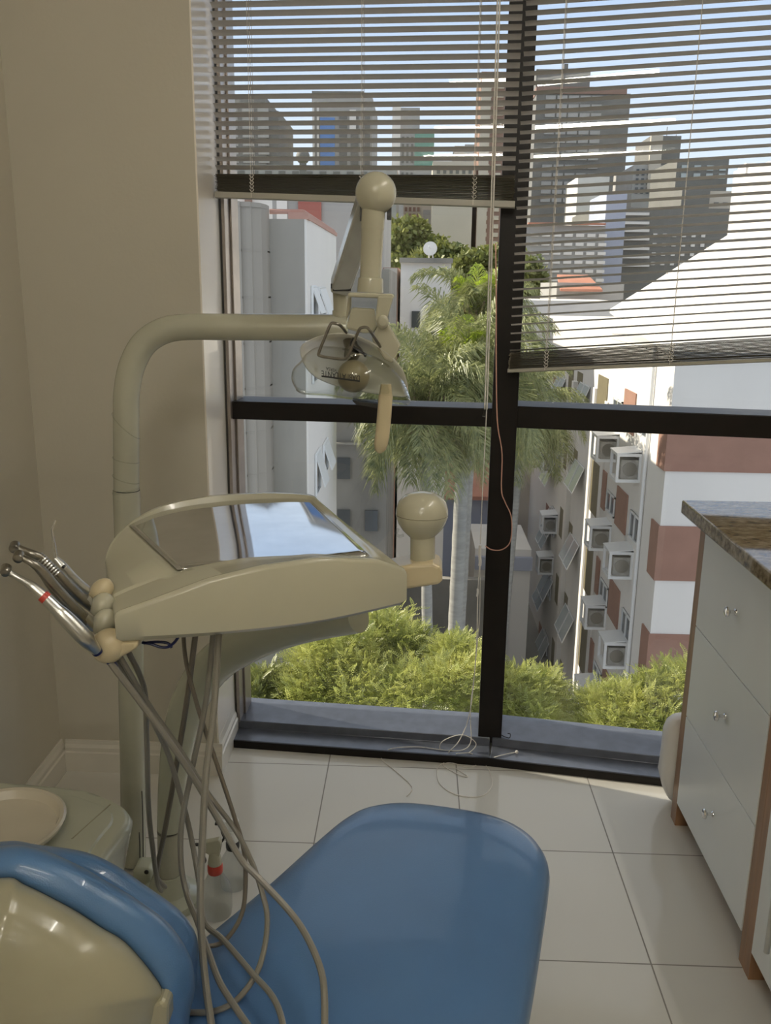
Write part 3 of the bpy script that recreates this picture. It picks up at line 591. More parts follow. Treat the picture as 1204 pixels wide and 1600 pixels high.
# arm
ap = [(560, 965, 1.46, 24), (470, 980, 1.54, 26), (400, 1000, 1.62, 30), (338, 1035, 1.72, 31), (300, 1088, 1.79, 29), (279, 1155, 1.82, 25.5), (269, 1225, 1.82, 21.5), (264, 1294, 1.82, 18.5)]
cp = cr([P(x, y, Y) for x, y, Y, r in ap], 5); rr = cr([V((r, 0, 0)) for *_, r in ap], 5)
b = B(); b.tube(cp, [pr(r.x, p) for r, p in zip(rr, cp)], 24); obj('curved_arm', b, 'green_grey', unit)
lo = [P(264, 1296, 1.82), P(265, 1405, 1.82)]; lo[1] = PZ(265, 1408, .0); lo[1].y = 1.82
b = B(); b.tube([lo[0], lo[0].lerp(lo[1], .5), lo[1]], pr(18, lo[0]), 24); obj('arm_column', b, 'cream2', unit)
for y in (1297, 1364):
    b = B(); c = P(264, y, 1.82); b.lathe([(pr(18.6, c), -.0015), (pr(18.6, c), .0015)], c, n=24); obj('column_seam', b, 'dsteel', unit)
b = B(); c = lo[1]; b.lathe([(.075, 0), (.075, .02), (.05, .035), (.034, .08)], (c.x, c.y, 0), n=26); obj('column_foot', b, 'green_grey', unit)
# hoses under the tray
def hose(name, pts, parent, m='hose', rad=.0047):
    b = B(); b.tube(cr([P(*p) for p in pts], 6), rad, 9); return obj(name, b, m, parent)
hose('air_hose', [(287, 985, 1.33), (287, 1000, 1.32), (292, 1041, 1.3), (311, 1112, 1.27), (334, 1180, 1.25), (364, 1270, 1.22), (381, 1330, 1.2), (383, 1394, 1.17), (375, 1435, 1.15), (352, 1469, 1.12), (328, 1478, 1.10), (313, 1472, 1.11)], unit, 'bhose', .0036)
hose('air_hose', [(306, 985, 1.3), (303, 1010, 1.3), (292, 1094, 1.3), (277, 1187, 1.32), (259, 1289, 1.36), (247, 1349, 1.42), (246, 1372, 1.5), (258, 1386, 1.62)], unit, 'bhose', .0048)
hose('air_hose', [(333, 985, 1.28), (332, 1000, 1.27), (322, 1094, 1.25), (300, 1202, 1.23), (284, 1285, 1.21), (283, 1349, 1.19), (292, 1397, 1.17), (307, 1436, 1.12), (323, 1480, 1.08), (342, 1532, 1.02), (365, 1570, .98), (387, 1602, .95), (420, 1650, .90)], unit, 'hose', .0046)
hose('air_hose', [(343, 985, 1.22), (341, 1000, 1.21), (334, 1112, 1.17), (322, 1210, 1.13), (316, 1319, 1.09), (313, 1412, 1.05), (318, 1506, 1.01), (330, 1600, .97), (345, 1680, .94)], unit, 'hose', .0052)
b = B(); b.tube(cr([P(x, y, 1.19) for x, y in ((222, 1004), (235, 1006), (250, 1011), (262, 1011), (272, 1004), (278, 996))], 5), .0022, 8); b.tube(cr([P(x, y, 1.2) for x, y in ((225, 1005), (245, 1003), (262, 1005), (268, 1012))], 5), .0022, 8); obj('navy_tube', b, 'navy', unit)
# instrument holders on the tray's left end
for i, (x, y, Y, rx, ry, rz) in enumerate(((158, 924, 1.215, .016, .018, .022), (160, 946, 1.19, .017, .018, .020), (163, 972, 1.165, .017, .018, .022), (170, 1009, 1.135, .024, .02, .027))):
    c = P(x, y, Y); b = B(); b.ball(c, (rx, ry, rz), 18, (V((.8, 0, -.6)), V((0, 1, 0)), V((.6, 0, .8))))
    obj('instrument_holder', b, 'ivory' if i in (0, 3) else 'cream', unit)
b = B(); slab(b, [(150, 1010), (176, 1004), (215, 1004), (214, 1014), (185, 1030), (165, 1034), (152, 1025)], 1.125, 1.19); obj('holder_bar', b, 'ivory', unit, smooth=False, bevel=.008, seg=3)

# ---- handpieces resting in the holders
def chain(pts): return [P(x, y, Y) for x, y, Y, r in pts], [pr(r, P(x, y, Y)) for x, y, Y, r in pts]
def inst(name, label, cat, body, head=None, extras=(), hosepts=None, bm='dsteel', group=None, hrad=.0046):
    p, r = chain(body); t = thing(name, label, cat, p[-1], group)
    b = B(); cc = cr(p, 4); rs = [v.x for v in cr([V((q, 0, 0)) for q in r], 4)]; b.tube(cc, rs, 16); obj('handle', b, bm, t)
    if head:
        x, y, Y, rp, hx = head; c = P(x, y, Y); d = (CR*hx[0]-CU*hx[1]+CW*hx[2]).normalized(); rr = pr(rp, c)
        b = B(); b.lathe([(rr*.75, -rr*1.0), (rr*.98, -rr*.8), (rr, 0), (rr, rr*.55), (rr*.8, rr*.95), (rr*.3, rr*1.05)], c, d, 18); obj('turbine_head', b, 'dsteel', t)
    for nm, seg, m, rp in extras:
        pp = [P(*q) for q in seg]; b = B(); b.tube(pp, [pr(k, q) for k, q in zip(rp, pp)], 16); obj(nm, b, m, t)
    if hosepts: hose('supply_hose', hosepts, t, 'hose', hrad)
    return t
Yh = 1.10
inst('handpiece', 'lowest steel contra-angle handpiece with a red ring', 'handpiece',
     [(12, 893, Yh, 6), (24, 900, Yh, 4.6), (43, 911, Yh, 6), (50, 916, Yh, 7.5), (62, 926, Yh, 8.6), (72, 935, Yh, 9.3), (90, 953, Yh, 10.5), (97, 960, Yh, 12), (113, 976, Yh, 13.2), (132, 996, Yh, 13), (143, 1008, Yh+.005, 10.5), (151, 1017, Yh+.01, 8)],
     (9, 891, Yh, 8.6, (.2, .6, -.9)), [('grip_ring', [(66.5, 930.5, Yh), (73, 936, Yh)], 'red', (9.6, 9.9)), ('connector', [(147, 1012, Yh+.008), (153, 1020, Yh+.012)], 'navy', (9.2, 8)),
      ('strain_relief', [(170, 1030, 1.13), (180, 1043, 1.135)], 'navy', (7.5, 5.5))],
     [(172, 1034, 1.13), (180, 1046, 1.13), (225, 1105, 1.14), (292, 1199, 1.15), (337, 1274, 1.15), (375, 1341, 1.13), (400, 1368, 1.12), (440, 1410, 1.1), (466, 1442, 1.08), (485, 1475, 1.05), (500, 1512, 1.02), (506, 1545, .99), (507, 1602, .95), (505, 1660, .90)], 'steel', hrad=.0049)
inst('handpiece', 'smooth dark steel turbine handpiece, the middle one of three', 'handpiece',
     [(30, 870, Yh+.02, 6), (38, 873, Yh+.02, 5.4), (52, 881, Yh+.02, 6.2), (66, 893, Yh+.025, 8), (86, 919, Yh+.03, 9.6), (113, 949, Yh+.04, 10), (131, 967, Yh+.05, 9), (137, 972, Yh+.055, 9.5), (149, 981, Yh+.06, 8)],
     (29, 870, Yh+.02, 8.6, (.25, .5, -.9)), [('connector', [(130, 964, Yh+.05), (146, 979, Yh+.06)], 'steel', (9.8, 9.8))],
     [(183, 1022, 1.15), (191, 1032, 1.15), (232, 1101, 1.19), (277, 1165, 1.21), (322, 1236, 1.22), (367, 1296, 1.21), (394, 1349, 1.17), (409, 1394, 1.14), (417, 1430, 1.12), (414, 1475, 1.08), (400, 1522, 1.04), (370, 1562, 1.01), (335, 1580, 1.0), (295, 1582, 1.0)], 'dsteel', hrad=.0042)
inst('handpiece', 'ribbed steel turbine handpiece, the uppermost of three', 'handpiece',
     [(25, 855, Yh+.05, 6), (37, 860, Yh+.05, 5.8), (52, 866, Yh+.05, 6.6), (66, 873, Yh+.055, 7), (83, 890, Yh+.06, 7.4), (97, 905, Yh+.065, 8.5), (110, 919, Yh+.07, 9), (133, 940, Yh+.08, 9), (148, 953, Yh+.09, 7.5)],
     (23, 855, Yh+.05, 8.4, (.25, .5, -.9)), [('grip_rib', [(60+3.4*k, 868.5+3.5*k*(1 if k > 2 else .9), Yh+.055), (61.6+3.4*k, 870+3.5*k*(1 if k > 2 else .9), Yh+.055)], 'steel', (7.9, 7.9)) for k in range(9)] + [('connector', [(131, 936, Yh+.08), (146, 949, Yh+.088)], 'steel', (9.4, 9.4))],
     [(178, 1028, 1.17), (187, 1037, 1.17), (225, 1101, 1.21), (259, 1169, 1.25), (277, 1225, 1.26), (296, 1296, 1.25), (311, 1379, 1.2), (319, 1440, 1.15), (349, 1469, 1.11), (394, 1521, 1.04), (424, 1555, 1.0), (440, 1592, .965), (448, 1650, .91)], 'dsteel', hrad=.0044)
inst('air_water_syringe', 'steel air water syringe with thin bent nozzle pointing up', 'syringe',
     [(86, 873, 1.2, 5.5), (92, 880, 1.2, 7.5), (100, 889, 1.2, 8.5), (116, 906, 1.205, 8.2), (132, 920, 1.21, 8), (147, 932, 1.215, 7.5)], None,
     [('nozzle', [(88, 874, 1.2), (84, 848, 1.2), (81, 828, 1.2), (84, 821, 1.2), (87, 812, 1.2)], 'chrome', (3.2, 2.2, 2, 1.9, 1.7)), ('trigger_button', [(98, 884, 1.19), (101, 887, 1.19)], 'black', (3, 3))],
     [(196, 1014, 1.2), (202, 1022, 1.2), (225, 1075, 1.24), (229, 1150, 1.28), (232, 1262, 1.32), (240, 1337, 1.38), (246, 1380, 1.45), (252, 1392, 1.55)], 'steel', hrad=.0045)

# ---- cuspidor
cz = .55
cus = thing('cuspidor', 'pale green-grey cuspidor cabinet with cream bowl beside the lamp column', 'cuspidor', (-.75, 1.3, 0))
poly = cr([(-.505, 1.05, 0), (-.49, 1.16, 0), (-.478, 1.27, 0), (-.472, 1.325, 0), (-.49, 1.365, 0), (-.54, 1.40, 0), (-.60, 1.425, 0), (-.75, 1.44, 0), (-.98, 1.44, 0), (-1.03, 1.42, 0), (-1.03, 1.05, 0)], 4, True)
def grow(poly, d, z):
    c = sum(poly, V((0, 0, 0)))/len(poly); return [V((p.x, p.y, z)) + (p-c).normalized()*d for p in poly]
b = B(); b.loft([grow(poly, -.02, 0), grow(poly, -.02, cz-.10), grow(poly, -.004, cz-.03), grow(poly, 0, cz-.012), grow(poly, -.006, cz-.001), grow(poly, -.014, cz)]); obj('cuspidor_body', b, 'green_grey', cus, ang=55)
b = B(); b.loft([[p for p in grow(poly, -.03, cz-.002) if True], grow(poly, -.034, cz+.004), grow(poly, -.042, cz+.006)]); obj('raised_top', b, 'green_grey', cus)
rb = .106; rm = PZ(96, 1290, cz+.03); bc = V((rm.x-rb, rm.y, cz+.005))
b = B(); b.lathe([(.085, 0), (.098, .012), (rb, .022), (rb+.001, .027), (rb-.003, .029), (rb-.009, .027), (.090, .014), (.07, .006), (.02, .003), (.001, .003)], bc, n=40, cap=False); obj('bowl', b, 'bowl', cus)
for (x0, y0), (x1, y1) in (((172, 1257), (112, 1311)),): b = B(); b.tube([PZ(x0, y0, cz+.006), PZ(x1, y1, cz+.006)], .0012, 6); obj('panel_seam', b, 'shell', cus)

# ---- sprayers on the floor behind the chair
def sprayer(x, y, z0, h, label, collar, ring):
    t = thing('spray_bottle', label, 'spray bottle', (x, y, z0)); k = h/.2
    b = B(); b.lathe([(.02*k, .001), (.034*k, .004), (.036*k, .02), (.036*k, .055*k), (.032*k, .078*k), (.02*k, .100*k), (.015*k, .112*k), (.014*k, .12*k)], (x, y, z0), n=24); obj('bottle', b, 'bottle', t)
    b = B(); b.lathe([(.0165*k, .112*k), (.0175*k, .116*k), (.0175*k, .130*k), (.016*k, .134*k)], (x, y, z0), n=22); obj('collar', b, ring, t)
    b = B(); b.lathe([(.0165*k, .134*k), (.014*k, .150*k), (.011*k, .165*k)], (x, y, z0), n=18)
    b.prism([V((x-.028*k, y-.008*k, z0+z*k)) if False else V((x+dx*k, y-.008*k, z0+z*k)) for dx, z in ((-.036, .176), (-.034, .188), (.012, .20), (.017, .19), (.012, .158), (-.01, .16))], (0, .016*k, 0)); obj('spray_head', b, collar, t, smooth=False, bevel=.002)
    b = B(); b.tube(cr([V((x-.02*k, y, z0+.176*k)), V((x-.027*k, y, z0+.16*k)), V((x-.022*k, y, z0+.142*k)), V((x-.028*k, y, z0+.13*k))], 4), .003*k, 8); b.lathe([(.004, 0), (.004, .006)], V((x-.037*k, y, z0+.182*k)), (-1, 0, 0), 10); obj('trigger', b, 'black', t)
    return t
c = PZ(339, 1428, 0); sprayer(c.x, c.y, 0, .205, 'clear spray bottle with a red collar on the floor behind the hoses', 'cream', 'red')
c = PZ(363, 1392, 0); sprayer(c.x, c.y+.02, 0, .19, 'clear spray bottle with black collar behind the red-collared one', 'white', 'black')

# ---- patient chair
chair = thing('dental_chair', 'blue vinyl dental chair with cream shell in the foreground', 'dental chair', (-.1, .95, 0))
ol = [(-.345, 1.14), (-.300, 1.215), (-.236, 1.321), (-.161, 1.45), (-.116, 1.518), (-.071, 1.557), (.006, 1.574), (.132, 1.552), (.204, 1.519), (.246, 1.467), (.259, 1.41), (.252, 1.355), (.218, 1.21), (.188, 1.089), (.163, 1.0), (.12, .84), (.0, .70), (-.25, .66), (-.44, .78), (-.43, 1.0)]
oc = cr([V((x, y, 0)) for x, y in ol], 5, True); cc = V((-.06, 1.12, 0))
def off(d, z): return [V((p.x, p.y, z)) - (p-cc).normalized()*d for p in oc]
def scl(s, z, f=0): return [V((cc.x+(p.x-cc.x)*s, cc.y+(p.y-cc.y)*s, z)) for p in oc]
b = B(); b.loft([off(.05, .375), off(.012, .38), off(.0, .395), off(-.002, .418), off(.003, .438), off(.016, .455), off(.036, .464), scl(.78, .470), scl(.5, .473), scl(.2, .474), scl(.02, .4742)]); obj('seat_cushion', b, 'bluevinyl', chair, ang=80)
b = B(); b.loft([off(.10, .06), off(.045, .12), off(.02, .25), off(.008, .36), off(.012, .379), off(.05, .381)]); obj('seat_shell', b, 'cream', chair, ang=60)
b = B(); b.loft([scl(.6, 0), scl(.62, .03), scl(.56, .07)]); obj('floor_base', b, 'cream2', chair)
inner = [(-330, 1700), (-290, 1520), (-140, 1400), (0, 1369), (42, 1381), (113, 1417), (158, 1446), (198, 1471), (240, 1519), (258, 1550), (256, 1568), (250, 1600), (225, 1680), (120, 1800), (-60, 1850), (-240, 1820)]
near = [(-390, 1700), (-340, 1490), (-160, 1355), (0, 1321), (60, 1325), (125, 1352), (170, 1378), (212, 1403), (264, 1442), (297, 1492), (305, 1535), (300, 1570), (270, 1690), (150, 1830), (-60, 1890), (-270, 1870)]
far = [(-380, 1680), (-330, 1480), (-150, 1348), (0, 1314), (60, 1319), (130, 1329), (180, 1350), (226, 1381), (281, 1421), (307, 1458), (310, 1495), (305, 1550), (275, 1680), (150, 1820), (-60, 1880), (-270, 1860)]
def ring(px, Y, s=1.0, c=(-30, 1600)):
    return cr([P(lerp(c[0], x, s), lerp(c[1], y, s), Y) for x, y in px], 5, True)
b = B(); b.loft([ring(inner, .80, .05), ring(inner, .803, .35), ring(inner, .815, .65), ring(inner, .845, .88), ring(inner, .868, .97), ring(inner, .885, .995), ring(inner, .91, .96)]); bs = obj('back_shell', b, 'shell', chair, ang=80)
b = B(); b.loft([ring(inner, .915, .9), ring(inner, .882, .985), ring(inner, .878, 1.01), ring(near, .90, .975), ring(near, .93, 1.0), ring(near, .96, .997), ring(near, .985, .972), ring(far, .995, .965), ring(far, 1.015, .995), ring(far, 1.04, 1.0), ring(far, 1.07, .975), ring(far, 1.09, .88), ring(far, 1.10, .5), ring(far, 1.10, .05)]); obj('back_cushion', b, 'bluevinyl', chair, ang=180, sub=1)
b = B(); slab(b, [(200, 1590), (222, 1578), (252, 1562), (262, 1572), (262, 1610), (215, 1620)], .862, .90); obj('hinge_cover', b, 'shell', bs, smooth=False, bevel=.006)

# ------------------------------------------------------------------ outdoors
GZ = -15.
b = B(); b.quad(V((-400, 4, GZ)), V((400, 4, GZ)), V((400, 900, GZ)), V((-400, 900, GZ))); struct('ground', b, 'asphalt', smooth=False)
b = B(); b.grid(lambda i, j: V((lerp(-60, 90, i), lerp(75, 215, j), GZ-.5 + 13.0*max(0, math.sin(math.pi*i))**.8*max(0, math.sin(math.pi*j))**.7)), 24, 24); struct('hillside', b, 'leafdark')

def cpy(o, parent, loc):
    c = o.copy(); c.parent = parent; c.location = V(loc) - wloc(parent); COL.objects.link(c); return c
def bld(name, label, px0, px1, py, Y, dep, m, group=None, cat='building', z0=GZ):
    a, c = P(px0, py, Y), P(px1, py, Y); zt = (a.z+c.z)/2
    t = thing(name, label, cat, ((a.x+c.x)/2, Y+dep/2, z0), group)
    b = B(); b.bb((a.x, Y, z0), (c.x, Y+dep, zt)); obj('walls', b, m, t, smooth=False); return t
def pslab(t, name, px0, py0, px1, py1, Y, m, th=.4, inset=0):
    """a raised panel on the front of a building, th thick"""
    a, c = P(px0, py0, Y), P(px1, py1, Y); b = B(); b.bb((a.x, Y-th, c.z), (c.x, Y+.02, a.z)); return obj(name, b, m, t, smooth=False)
def wins(t, px0, py0, px1, py1, nx, ny, Y, m='winglass', fx=.6, fy=.55, th=.12, name='window'):
    a, c = P(px0, py0, Y), P(px1, py1, Y); dx, dz = (c.x-a.x)/nx, (a.z-c.z)/ny
    b = B(); b.box((0, 0, 0), (dx*fx, th, dz*fy)); first = None
    for i in range(nx):
        for k in range(ny):
            loc = V((a.x+dx*(i+.5), Y-th/2+.03, a.z-dz*(k+.5)))
            if first is None:
                for v in b.bm.verts: v.co += loc
                first = obj(name, b, m, t, smooth=False)
                # recentre so that copies can share the mesh
                l = loc - wloc(t)
                for v in first.data.vertices: v.co -= l
                first.location = l
            else: cpy(first, t, loc)

# --- concrete neighbour on the left
YL = 13.
lb = thing('concrete_building', 'stained grey concrete building close outside the left pane', 'building', (P(440, 343, YL).x, YL+2, GZ))
x0, x1 = P(60, 343, YL).x, P(478, 343, YL).x; zt = P(440, 342, YL).z; yb = PX(525, 372, x1).y
b = B(); b.bb((x0, YL, GZ), (x1-.03, yb, zt)); obj('walls', b, 'concrete', lb, smooth=False)
b = B(); b.bb((x1-.03, YL+.02, GZ), (x1, yb, zt+.02)); obj('side_wall', b, 'whitewall', lb, smooth=False)
xa, xc = P(322, 330, YL-.7).x, P(407, 330, YL-.7).x; zc = P(380, 322, YL-.7).z
pl = [V((xc, YL, 0)), V((xa, YL, 0)), V((xa, YL-.72, 0)), V((lerp(xa, xc, .45), YL-.72, 0)), V((lerp(xa, xc, .62), YL-.70, 0)), V((lerp(xa, xc, .62), YL-.64, 0)), V((lerp(xa, xc, .8), YL-.62, 0)), V((lerp(xa, xc, .81), YL-.55, 0)), V((lerp(xa, xc, .95), YL-.45, 0)), V((xc, YL-.2, 0))]
b = B(); b.loft([[V((p.x, p.y, z)) for p in pl] for z in (GZ, zc)]); b.loft([[V((p.x, p.y-.03*(p.y < YL), z)) for p in pl] for z in (zc, zc+.06)])
for k in range(12):
    z = zc - .55 - k*.62; b.loft([[V((p.x, p.y-.006*(p.y < YL), zz)) for p in pl] for zz in (z, z-.02)])
obj('stair_shaft', b, 'concrete2', lb, smooth=False)
b = B(); zr_ = zt+.10
b.tube([V((xc, YL+.05, zr_)), V((x1-.05, YL+.05, zr_)), V((x1-.05, yb, zr_))], .035, 8)
b.bb((x1-.25, YL, zt), (x1+.03, YL+.35, zt+.09)); b.bb((x1-.09, YL+.3, zt+.01), (x1+.02, yb, zt+.07)); obj('roof_rail', b, 'redpipe', lb, smooth=False)
def side_rect(name, px0, py0, px1, py1, m, th=.05):
    cx, cy = (px0+px1)/2, (py0+py1)/2; ya, yc = PX(px0, cy, x1).y, PX(px1, cy, x1).y; z1, z0 = PX(cx, py0, x1).z, PX(cx, py1, x1).z
    b = B(); b.bb((x1-.04, ya, z0), (x1+th, yc, z1)); return obj(name, b, m, lb, smooth=False), ya, yc, z0, z1
for (q0, q1, q2, q3) in ((485, 448, 492, 500), (496, 450, 506, 500), (486, 550, 492, 596), (491, 705, 498, 768), (503, 690, 510, 738)):
    w, ya, yc, z0, z1 = side_rect('window', q0, q1, q2, q3, 'winglass', .012)
    b = B(); b.tube([V((x1+.02, ya, z0)), V((x1+.02, yc, z0)), V((x1+.02, yc, z1)), V((x1+.02, ya, z1)), V((x1+.02, ya, z0))], .025, 4)
    b.prism([V((x1+.02, ya+.02, z1-.02)), V((x1+.02, yc-.02, z1-.02)), V((x1+.16, yc-.02, lerp(z0, z1, .2))), V((x1+.16, ya+.02, lerp(z0, z1, .2)))], (.02, 0, .01)); obj('open_sash', b, 'alu', w, smooth=False)
b = B(); b.bb((x1+1.2, YL-3.5, GZ), (x1+1.35, YL+9, P(480, 985, YL-1).z)) if False else b.bb((P(300, 1040, 10.6).x, 10.6, GZ), (P(452, 1040, 10.6).x, 10.8, P(420, 1003, 10.6).z))
tag(obj('boundary_wall', b, 'concrete'), 'pale concrete boundary wall below the concrete building', 'wall')
# --- buildings behind it
g = bld('grey_building', 'grey building with a faded red panel behind the concrete building', 425, 600, 306, 45, 12, 'greywall'); pslab(g, 'red_panel', 466, 314, 502, 360, 45, 'redpanel', .15)
pslab(g, 'pale_strip', 432, 300, 450, 420, 45, 'whitewall', .1)
g = bld('white_building', 'small white building with a brown pillar at the left frame edge', 330, 431, 306, 60, 10, 'whitewall'); pslab(g, 'pillar', 384, 303, 396, 400, 60, 'brown', .5)
g = bld('yard_building', 'weathered dark grey building behind the lamp and the palm', 505, 608, 420, 24, 9, 'dwall')
wins(g, 515, 690, 600, 930, 2, 3, 24, 'winglass', .45, .4, .1); pslab(g, 'ledge', 510, 690, 606, 694, 24, 'concrete', .2)
g = bld('brown_roofed_house', 'low reddish house left of the white house with the dish', 598, 622, 418, 34.5, 8, 'brown'); pslab(g, 'fence_panel', 600, 419, 620, 450, 34.5, 'greywall', .2)
dh = bld('white_house', 'white house with a flat roof carrying the satellite dish', 626, 705, 408, 34, 10, 'whitewall'); b = B(); a, c = P(624, 405, 33.8), P(707, 409, 33.8); b.bb((a.x, 33.7, c.z-.05), (c.x, 44.2, c.z+.12)); obj('roof_edge', b, 'concrete', dh, smooth=False)
w = pslab(dh, 'window', 643, 486, 656, 512, 34, 'winglass', .06)
c = P(672, 389, 34.5); t = thing('satellite_dish', 'white satellite dish on the white house roof', 'satellite dish', P(674, 406, 34.5))
b = B(); n_ = V((-.15, -1, .25)).normalized(); r = pr(11, c); b.lathe([(r, .06), (r*.8, .03), (r*.4, 0), (.01, -.01), (.01, -.03), (r*.4, -.02), (r*.8, .01), (r, .05)], c, n_, 24); obj('dish', b, 'bag', t)
for dx in (-.06, .06): b = B(); b.tube([P(672, 392, 34.55)+V((dx, .06, 0)), P(674, 407, 34.5)+V((dx*1.4, 0, -.1))], .025, 6); obj('strut', b, 'bag', t)
b = B(); b.tube([c, c+n_*.3], .012, 6); b.ball(c+n_*.32, .03, 8); obj('feed_horn', b, 'alu', t)
# --- distance
g = bld('beige_block', 'pale block with gridded orange side beyond the trees', 658, 742, 316, 190, 20, 'beige'); pslab(g, 'grey_gable', 661, 328, 741, 420, 190, 'greywall', .3)
a = P(630, 318, 190); c = P(657, 350, 190); b = B(); b.bb((a.x, 190.5, GZ), (c.x+.1, 208, a.z)); obj('balcony_wing', b, 'beige', g, smooth=False); wins(g, 631, 322, 656, 352, 4, 3, 190.5, 'brown', .62, .66, .15)
b = B(); b.bb((P(738, 320, 190).x, 189.2, GZ), (P(748, 320, 190).x, 200, P(740, 322, 190).z)); obj('dark_strip', b, 'dgrey', g, smooth=False)
g = bld('brown_tower', 'tall brown tower with white balconies beside the window post', 752, 812, 112, 166, 14, 'brown')
wins(g, 755, 128, 798, 400, 3, 20, 166, 'beige', .5, .5, .4, 'balcony'); pslab(g, 'edge_strip', 752.5, 118, 756, 420, 166, 'beige', .5)
g = bld('dark_tower', 'tall dark grey residential tower behind the right blind', 838, 985, 146, 300, 30, 'dgrey')
a, c = P(838, 108, 305), P(920, 146, 305); b = B(); b.bb((a.x, 305, c.z-1), (c.x, 322, a.z)); b.bb((P(884, 96, 305).x, 308, c.z), (P(890, 96, 305).x, 312, P(884, 96, 305).z)); obj('roof_house', b, 'dgrey', g, smooth=False)
a, c = P(845, 110, 304), P(975, 124, 304); b = B(); b.bb((P(838, 126, 300).x, 299.5, P(900, 146, 300).z-.2), (P(980, 126, 300).x, 330, P(900, 136, 300).z)); obj('parapet', b, 'brown', g, smooth=False)
wins(g, 852, 132, 930, 320, 5, 14, 300, 'greywall', .86, .45, .5); 
g = bld('grey_tower', 'dull grey tower behind the left blind, leftmost', 300, 414, 150, 240, 30, 'dgrey'); a = P(414, 172, 240); c = P(436, 300, 240); b = B(); b.bb((a.x, 241, GZ), (c.x, 268, a.z)); obj('side_wing', b, 'dgrey', g, smooth=False); wins(g, 350, 165, 425, 285, 3, 9, 240, 'greywall', .7, .4, .3)
g = bld('blue_glass_tower', 'office tower with a vertical blue glass strip behind the left blind', 488, 582, 152, 260, 30, 'greywall'); pslab(g, 'blue_curtain_wall', 500, 184, 523, 270, 260, 'blueglass', .5)
pslab(g, 'white_fin', 488, 160, 492, 290, 260, 'whitewall', .7); pslab(g, 'white_fin', 495, 160, 499, 290, 260, 'whitewall', .7); pslab(g, 'white_panel', 546, 172, 556, 205, 260, 'whitewall', .6); wins(g, 527, 176, 580, 290, 3, 8, 260, 'dgrey', .7, .4, .3)
a = P(487, 142, 262); c = P(568, 152, 262); b = B(); b.bb((a.x, 262, c.z-2), (c.x, 280, a.z)); obj('roof_house', b, 'dgrey', g, smooth=False)
g = bld('green_topped_block', 'pale block with green glass upper corner behind the left blind', 613, 678, 205, 230, 25, 'greywall'); pslab(g, 'green_glazing', 648, 203, 677, 262, 230, 'greenglass', .4); pslab(g, 'white_fin', 613, 166, 624, 290, 230, 'whitewall', .6); wins(g, 626, 212, 646, 290, 3, 7, 230, 'dgrey', .5, .7, .2)
a, c = P(624, 168, 232), P(655, 206, 232); b = B(); b.bb((a.x, 232, c.z-1), (c.x, 250, a.z)); obj('tower_top', b, 'greywall', g, smooth=False)
c = P(473, 245, 150); t = thing('water_tank', 'dark round water tank on a low roof behind the left blind', 'water tank', c-V((0, 0, 2))); b = B(); b.ball(c, pr(11, c), 18); obj('tank', b, 'dgrey', t); b = B(); b.bb(c+V((-.5, -.5, -40)), c+V((.5, .5, -.6))); obj('tower_leg', b, 'dgrey', t)
g = bld('low_roof_block', 'wide low grey block under the grey tower', 330, 620, 258, 170, 20, 'greywall'); wins(g, 345, 262, 600, 300, 12, 2, 170, 'dgrey', .5, .5, .2)
g = bld('tan_block', 'small tan rooftop block left of the brown tower', 710, 752, 228, 228, 16, 'beige'); pslab(g, 'grey_face', 726, 226, 752, 300, 228, 'greywall', .4)
g = bld('flat_block', 'pale flat block low between the two towers', 676, 740, 252, 165, 16, 'beige'); wins(g, 680, 256, 738, 300, 6, 2, 165, 'dgrey', .5, .4, .2)
g = bld('stair_tower_building', 'grey building with a stepped stair tower right of the dark tower', 990, 1062, 258, 160, 16, 'greywall'); a, c = P(1017, 212, 161), P(1060, 260, 161); b = B(); b.bb((c.x, 161, a.z-6), (a.x, 172, a.z)); obj('stair_tower', b, 'dgrey', g, smooth=False)
pslab(g, 'pale_fin', 1016, 212, 1027, 300, 160, 'beige', .6); wins(g, 992, 262, 1014, 305, 3, 3, 160, 'winglass', .5, .7, .2)
c = P(1040, 224, 162)
for dx, h in ((0, 2.6), (.9, 1.2), (1.6, 1.4)): b = B(); b.tube([c+V((dx, 0, -2)), c+V((dx, 0, h))], .06, 5); obj('antenna', b, 'dgrey', g)
g = bld('windowed_block', 'grey block with large square windows right of the stair tower', 1058, 1139, 248, 130, 14, 'dgrey'); wins(g, 1060, 256, 1136, 282, 4, 2, 130, 'pane', .52, .66, .2)
g = bld('dark_grey_block', 'dark block with pale beige wing behind the right blind', 1066, 1110, 292, 110, 14, 'dgrey'); a, c = P(1110, 298, 110), P(1140, 350, 110); b = B(); b.bb((a.x, 110.3, GZ), (c.x, 123, a.z)); obj('beige_wing', b, 'beige', g, smooth=False); wins(g, 1112, 312, 1136, 350, 2, 3, 110.2, 'dgrey', .5, .35, .2)  # dark grey block with a paler beige wing
g = bld('terrace_block', 'grey terraced block with white bands behind the right blind', 930, 1150, 325, 95, 14, 'dgrey')
for i, y in enumerate((332, 346, 358, 371, 386, 399, 412)): pslab(g, 'white_band', 935, y, 1012, y+5, 95, 'whitewall', .5)
wins(g, 1016, 360, 1100, 420, 6, 4, 95, 'whitewall', .4, .35, .2)
g = bld('lavender_block', 'narrow lavender block low behind the right blind', 948, 980, 300, 84, 8, 'lav')  # lavender colour stands in for haze and shade over the block
g = bld('white_rooftop_block', 'white sunlit rooftop block before the dark tower', 903, 952, 276, 150, 12, 'whitewall')
g = bld('balcony_house', 'grey house with pale balconies beside the right blind cord', 818, 946, 352, 80, 10, 'greywall'); wins(g, 826, 360, 944, 445, 7, 6, 80, 'whitewall', .7, .35, .3, 'balcony'); pslab(g, 'roof_band', 824, 348, 944, 352, 80, 'tileroof', .6)
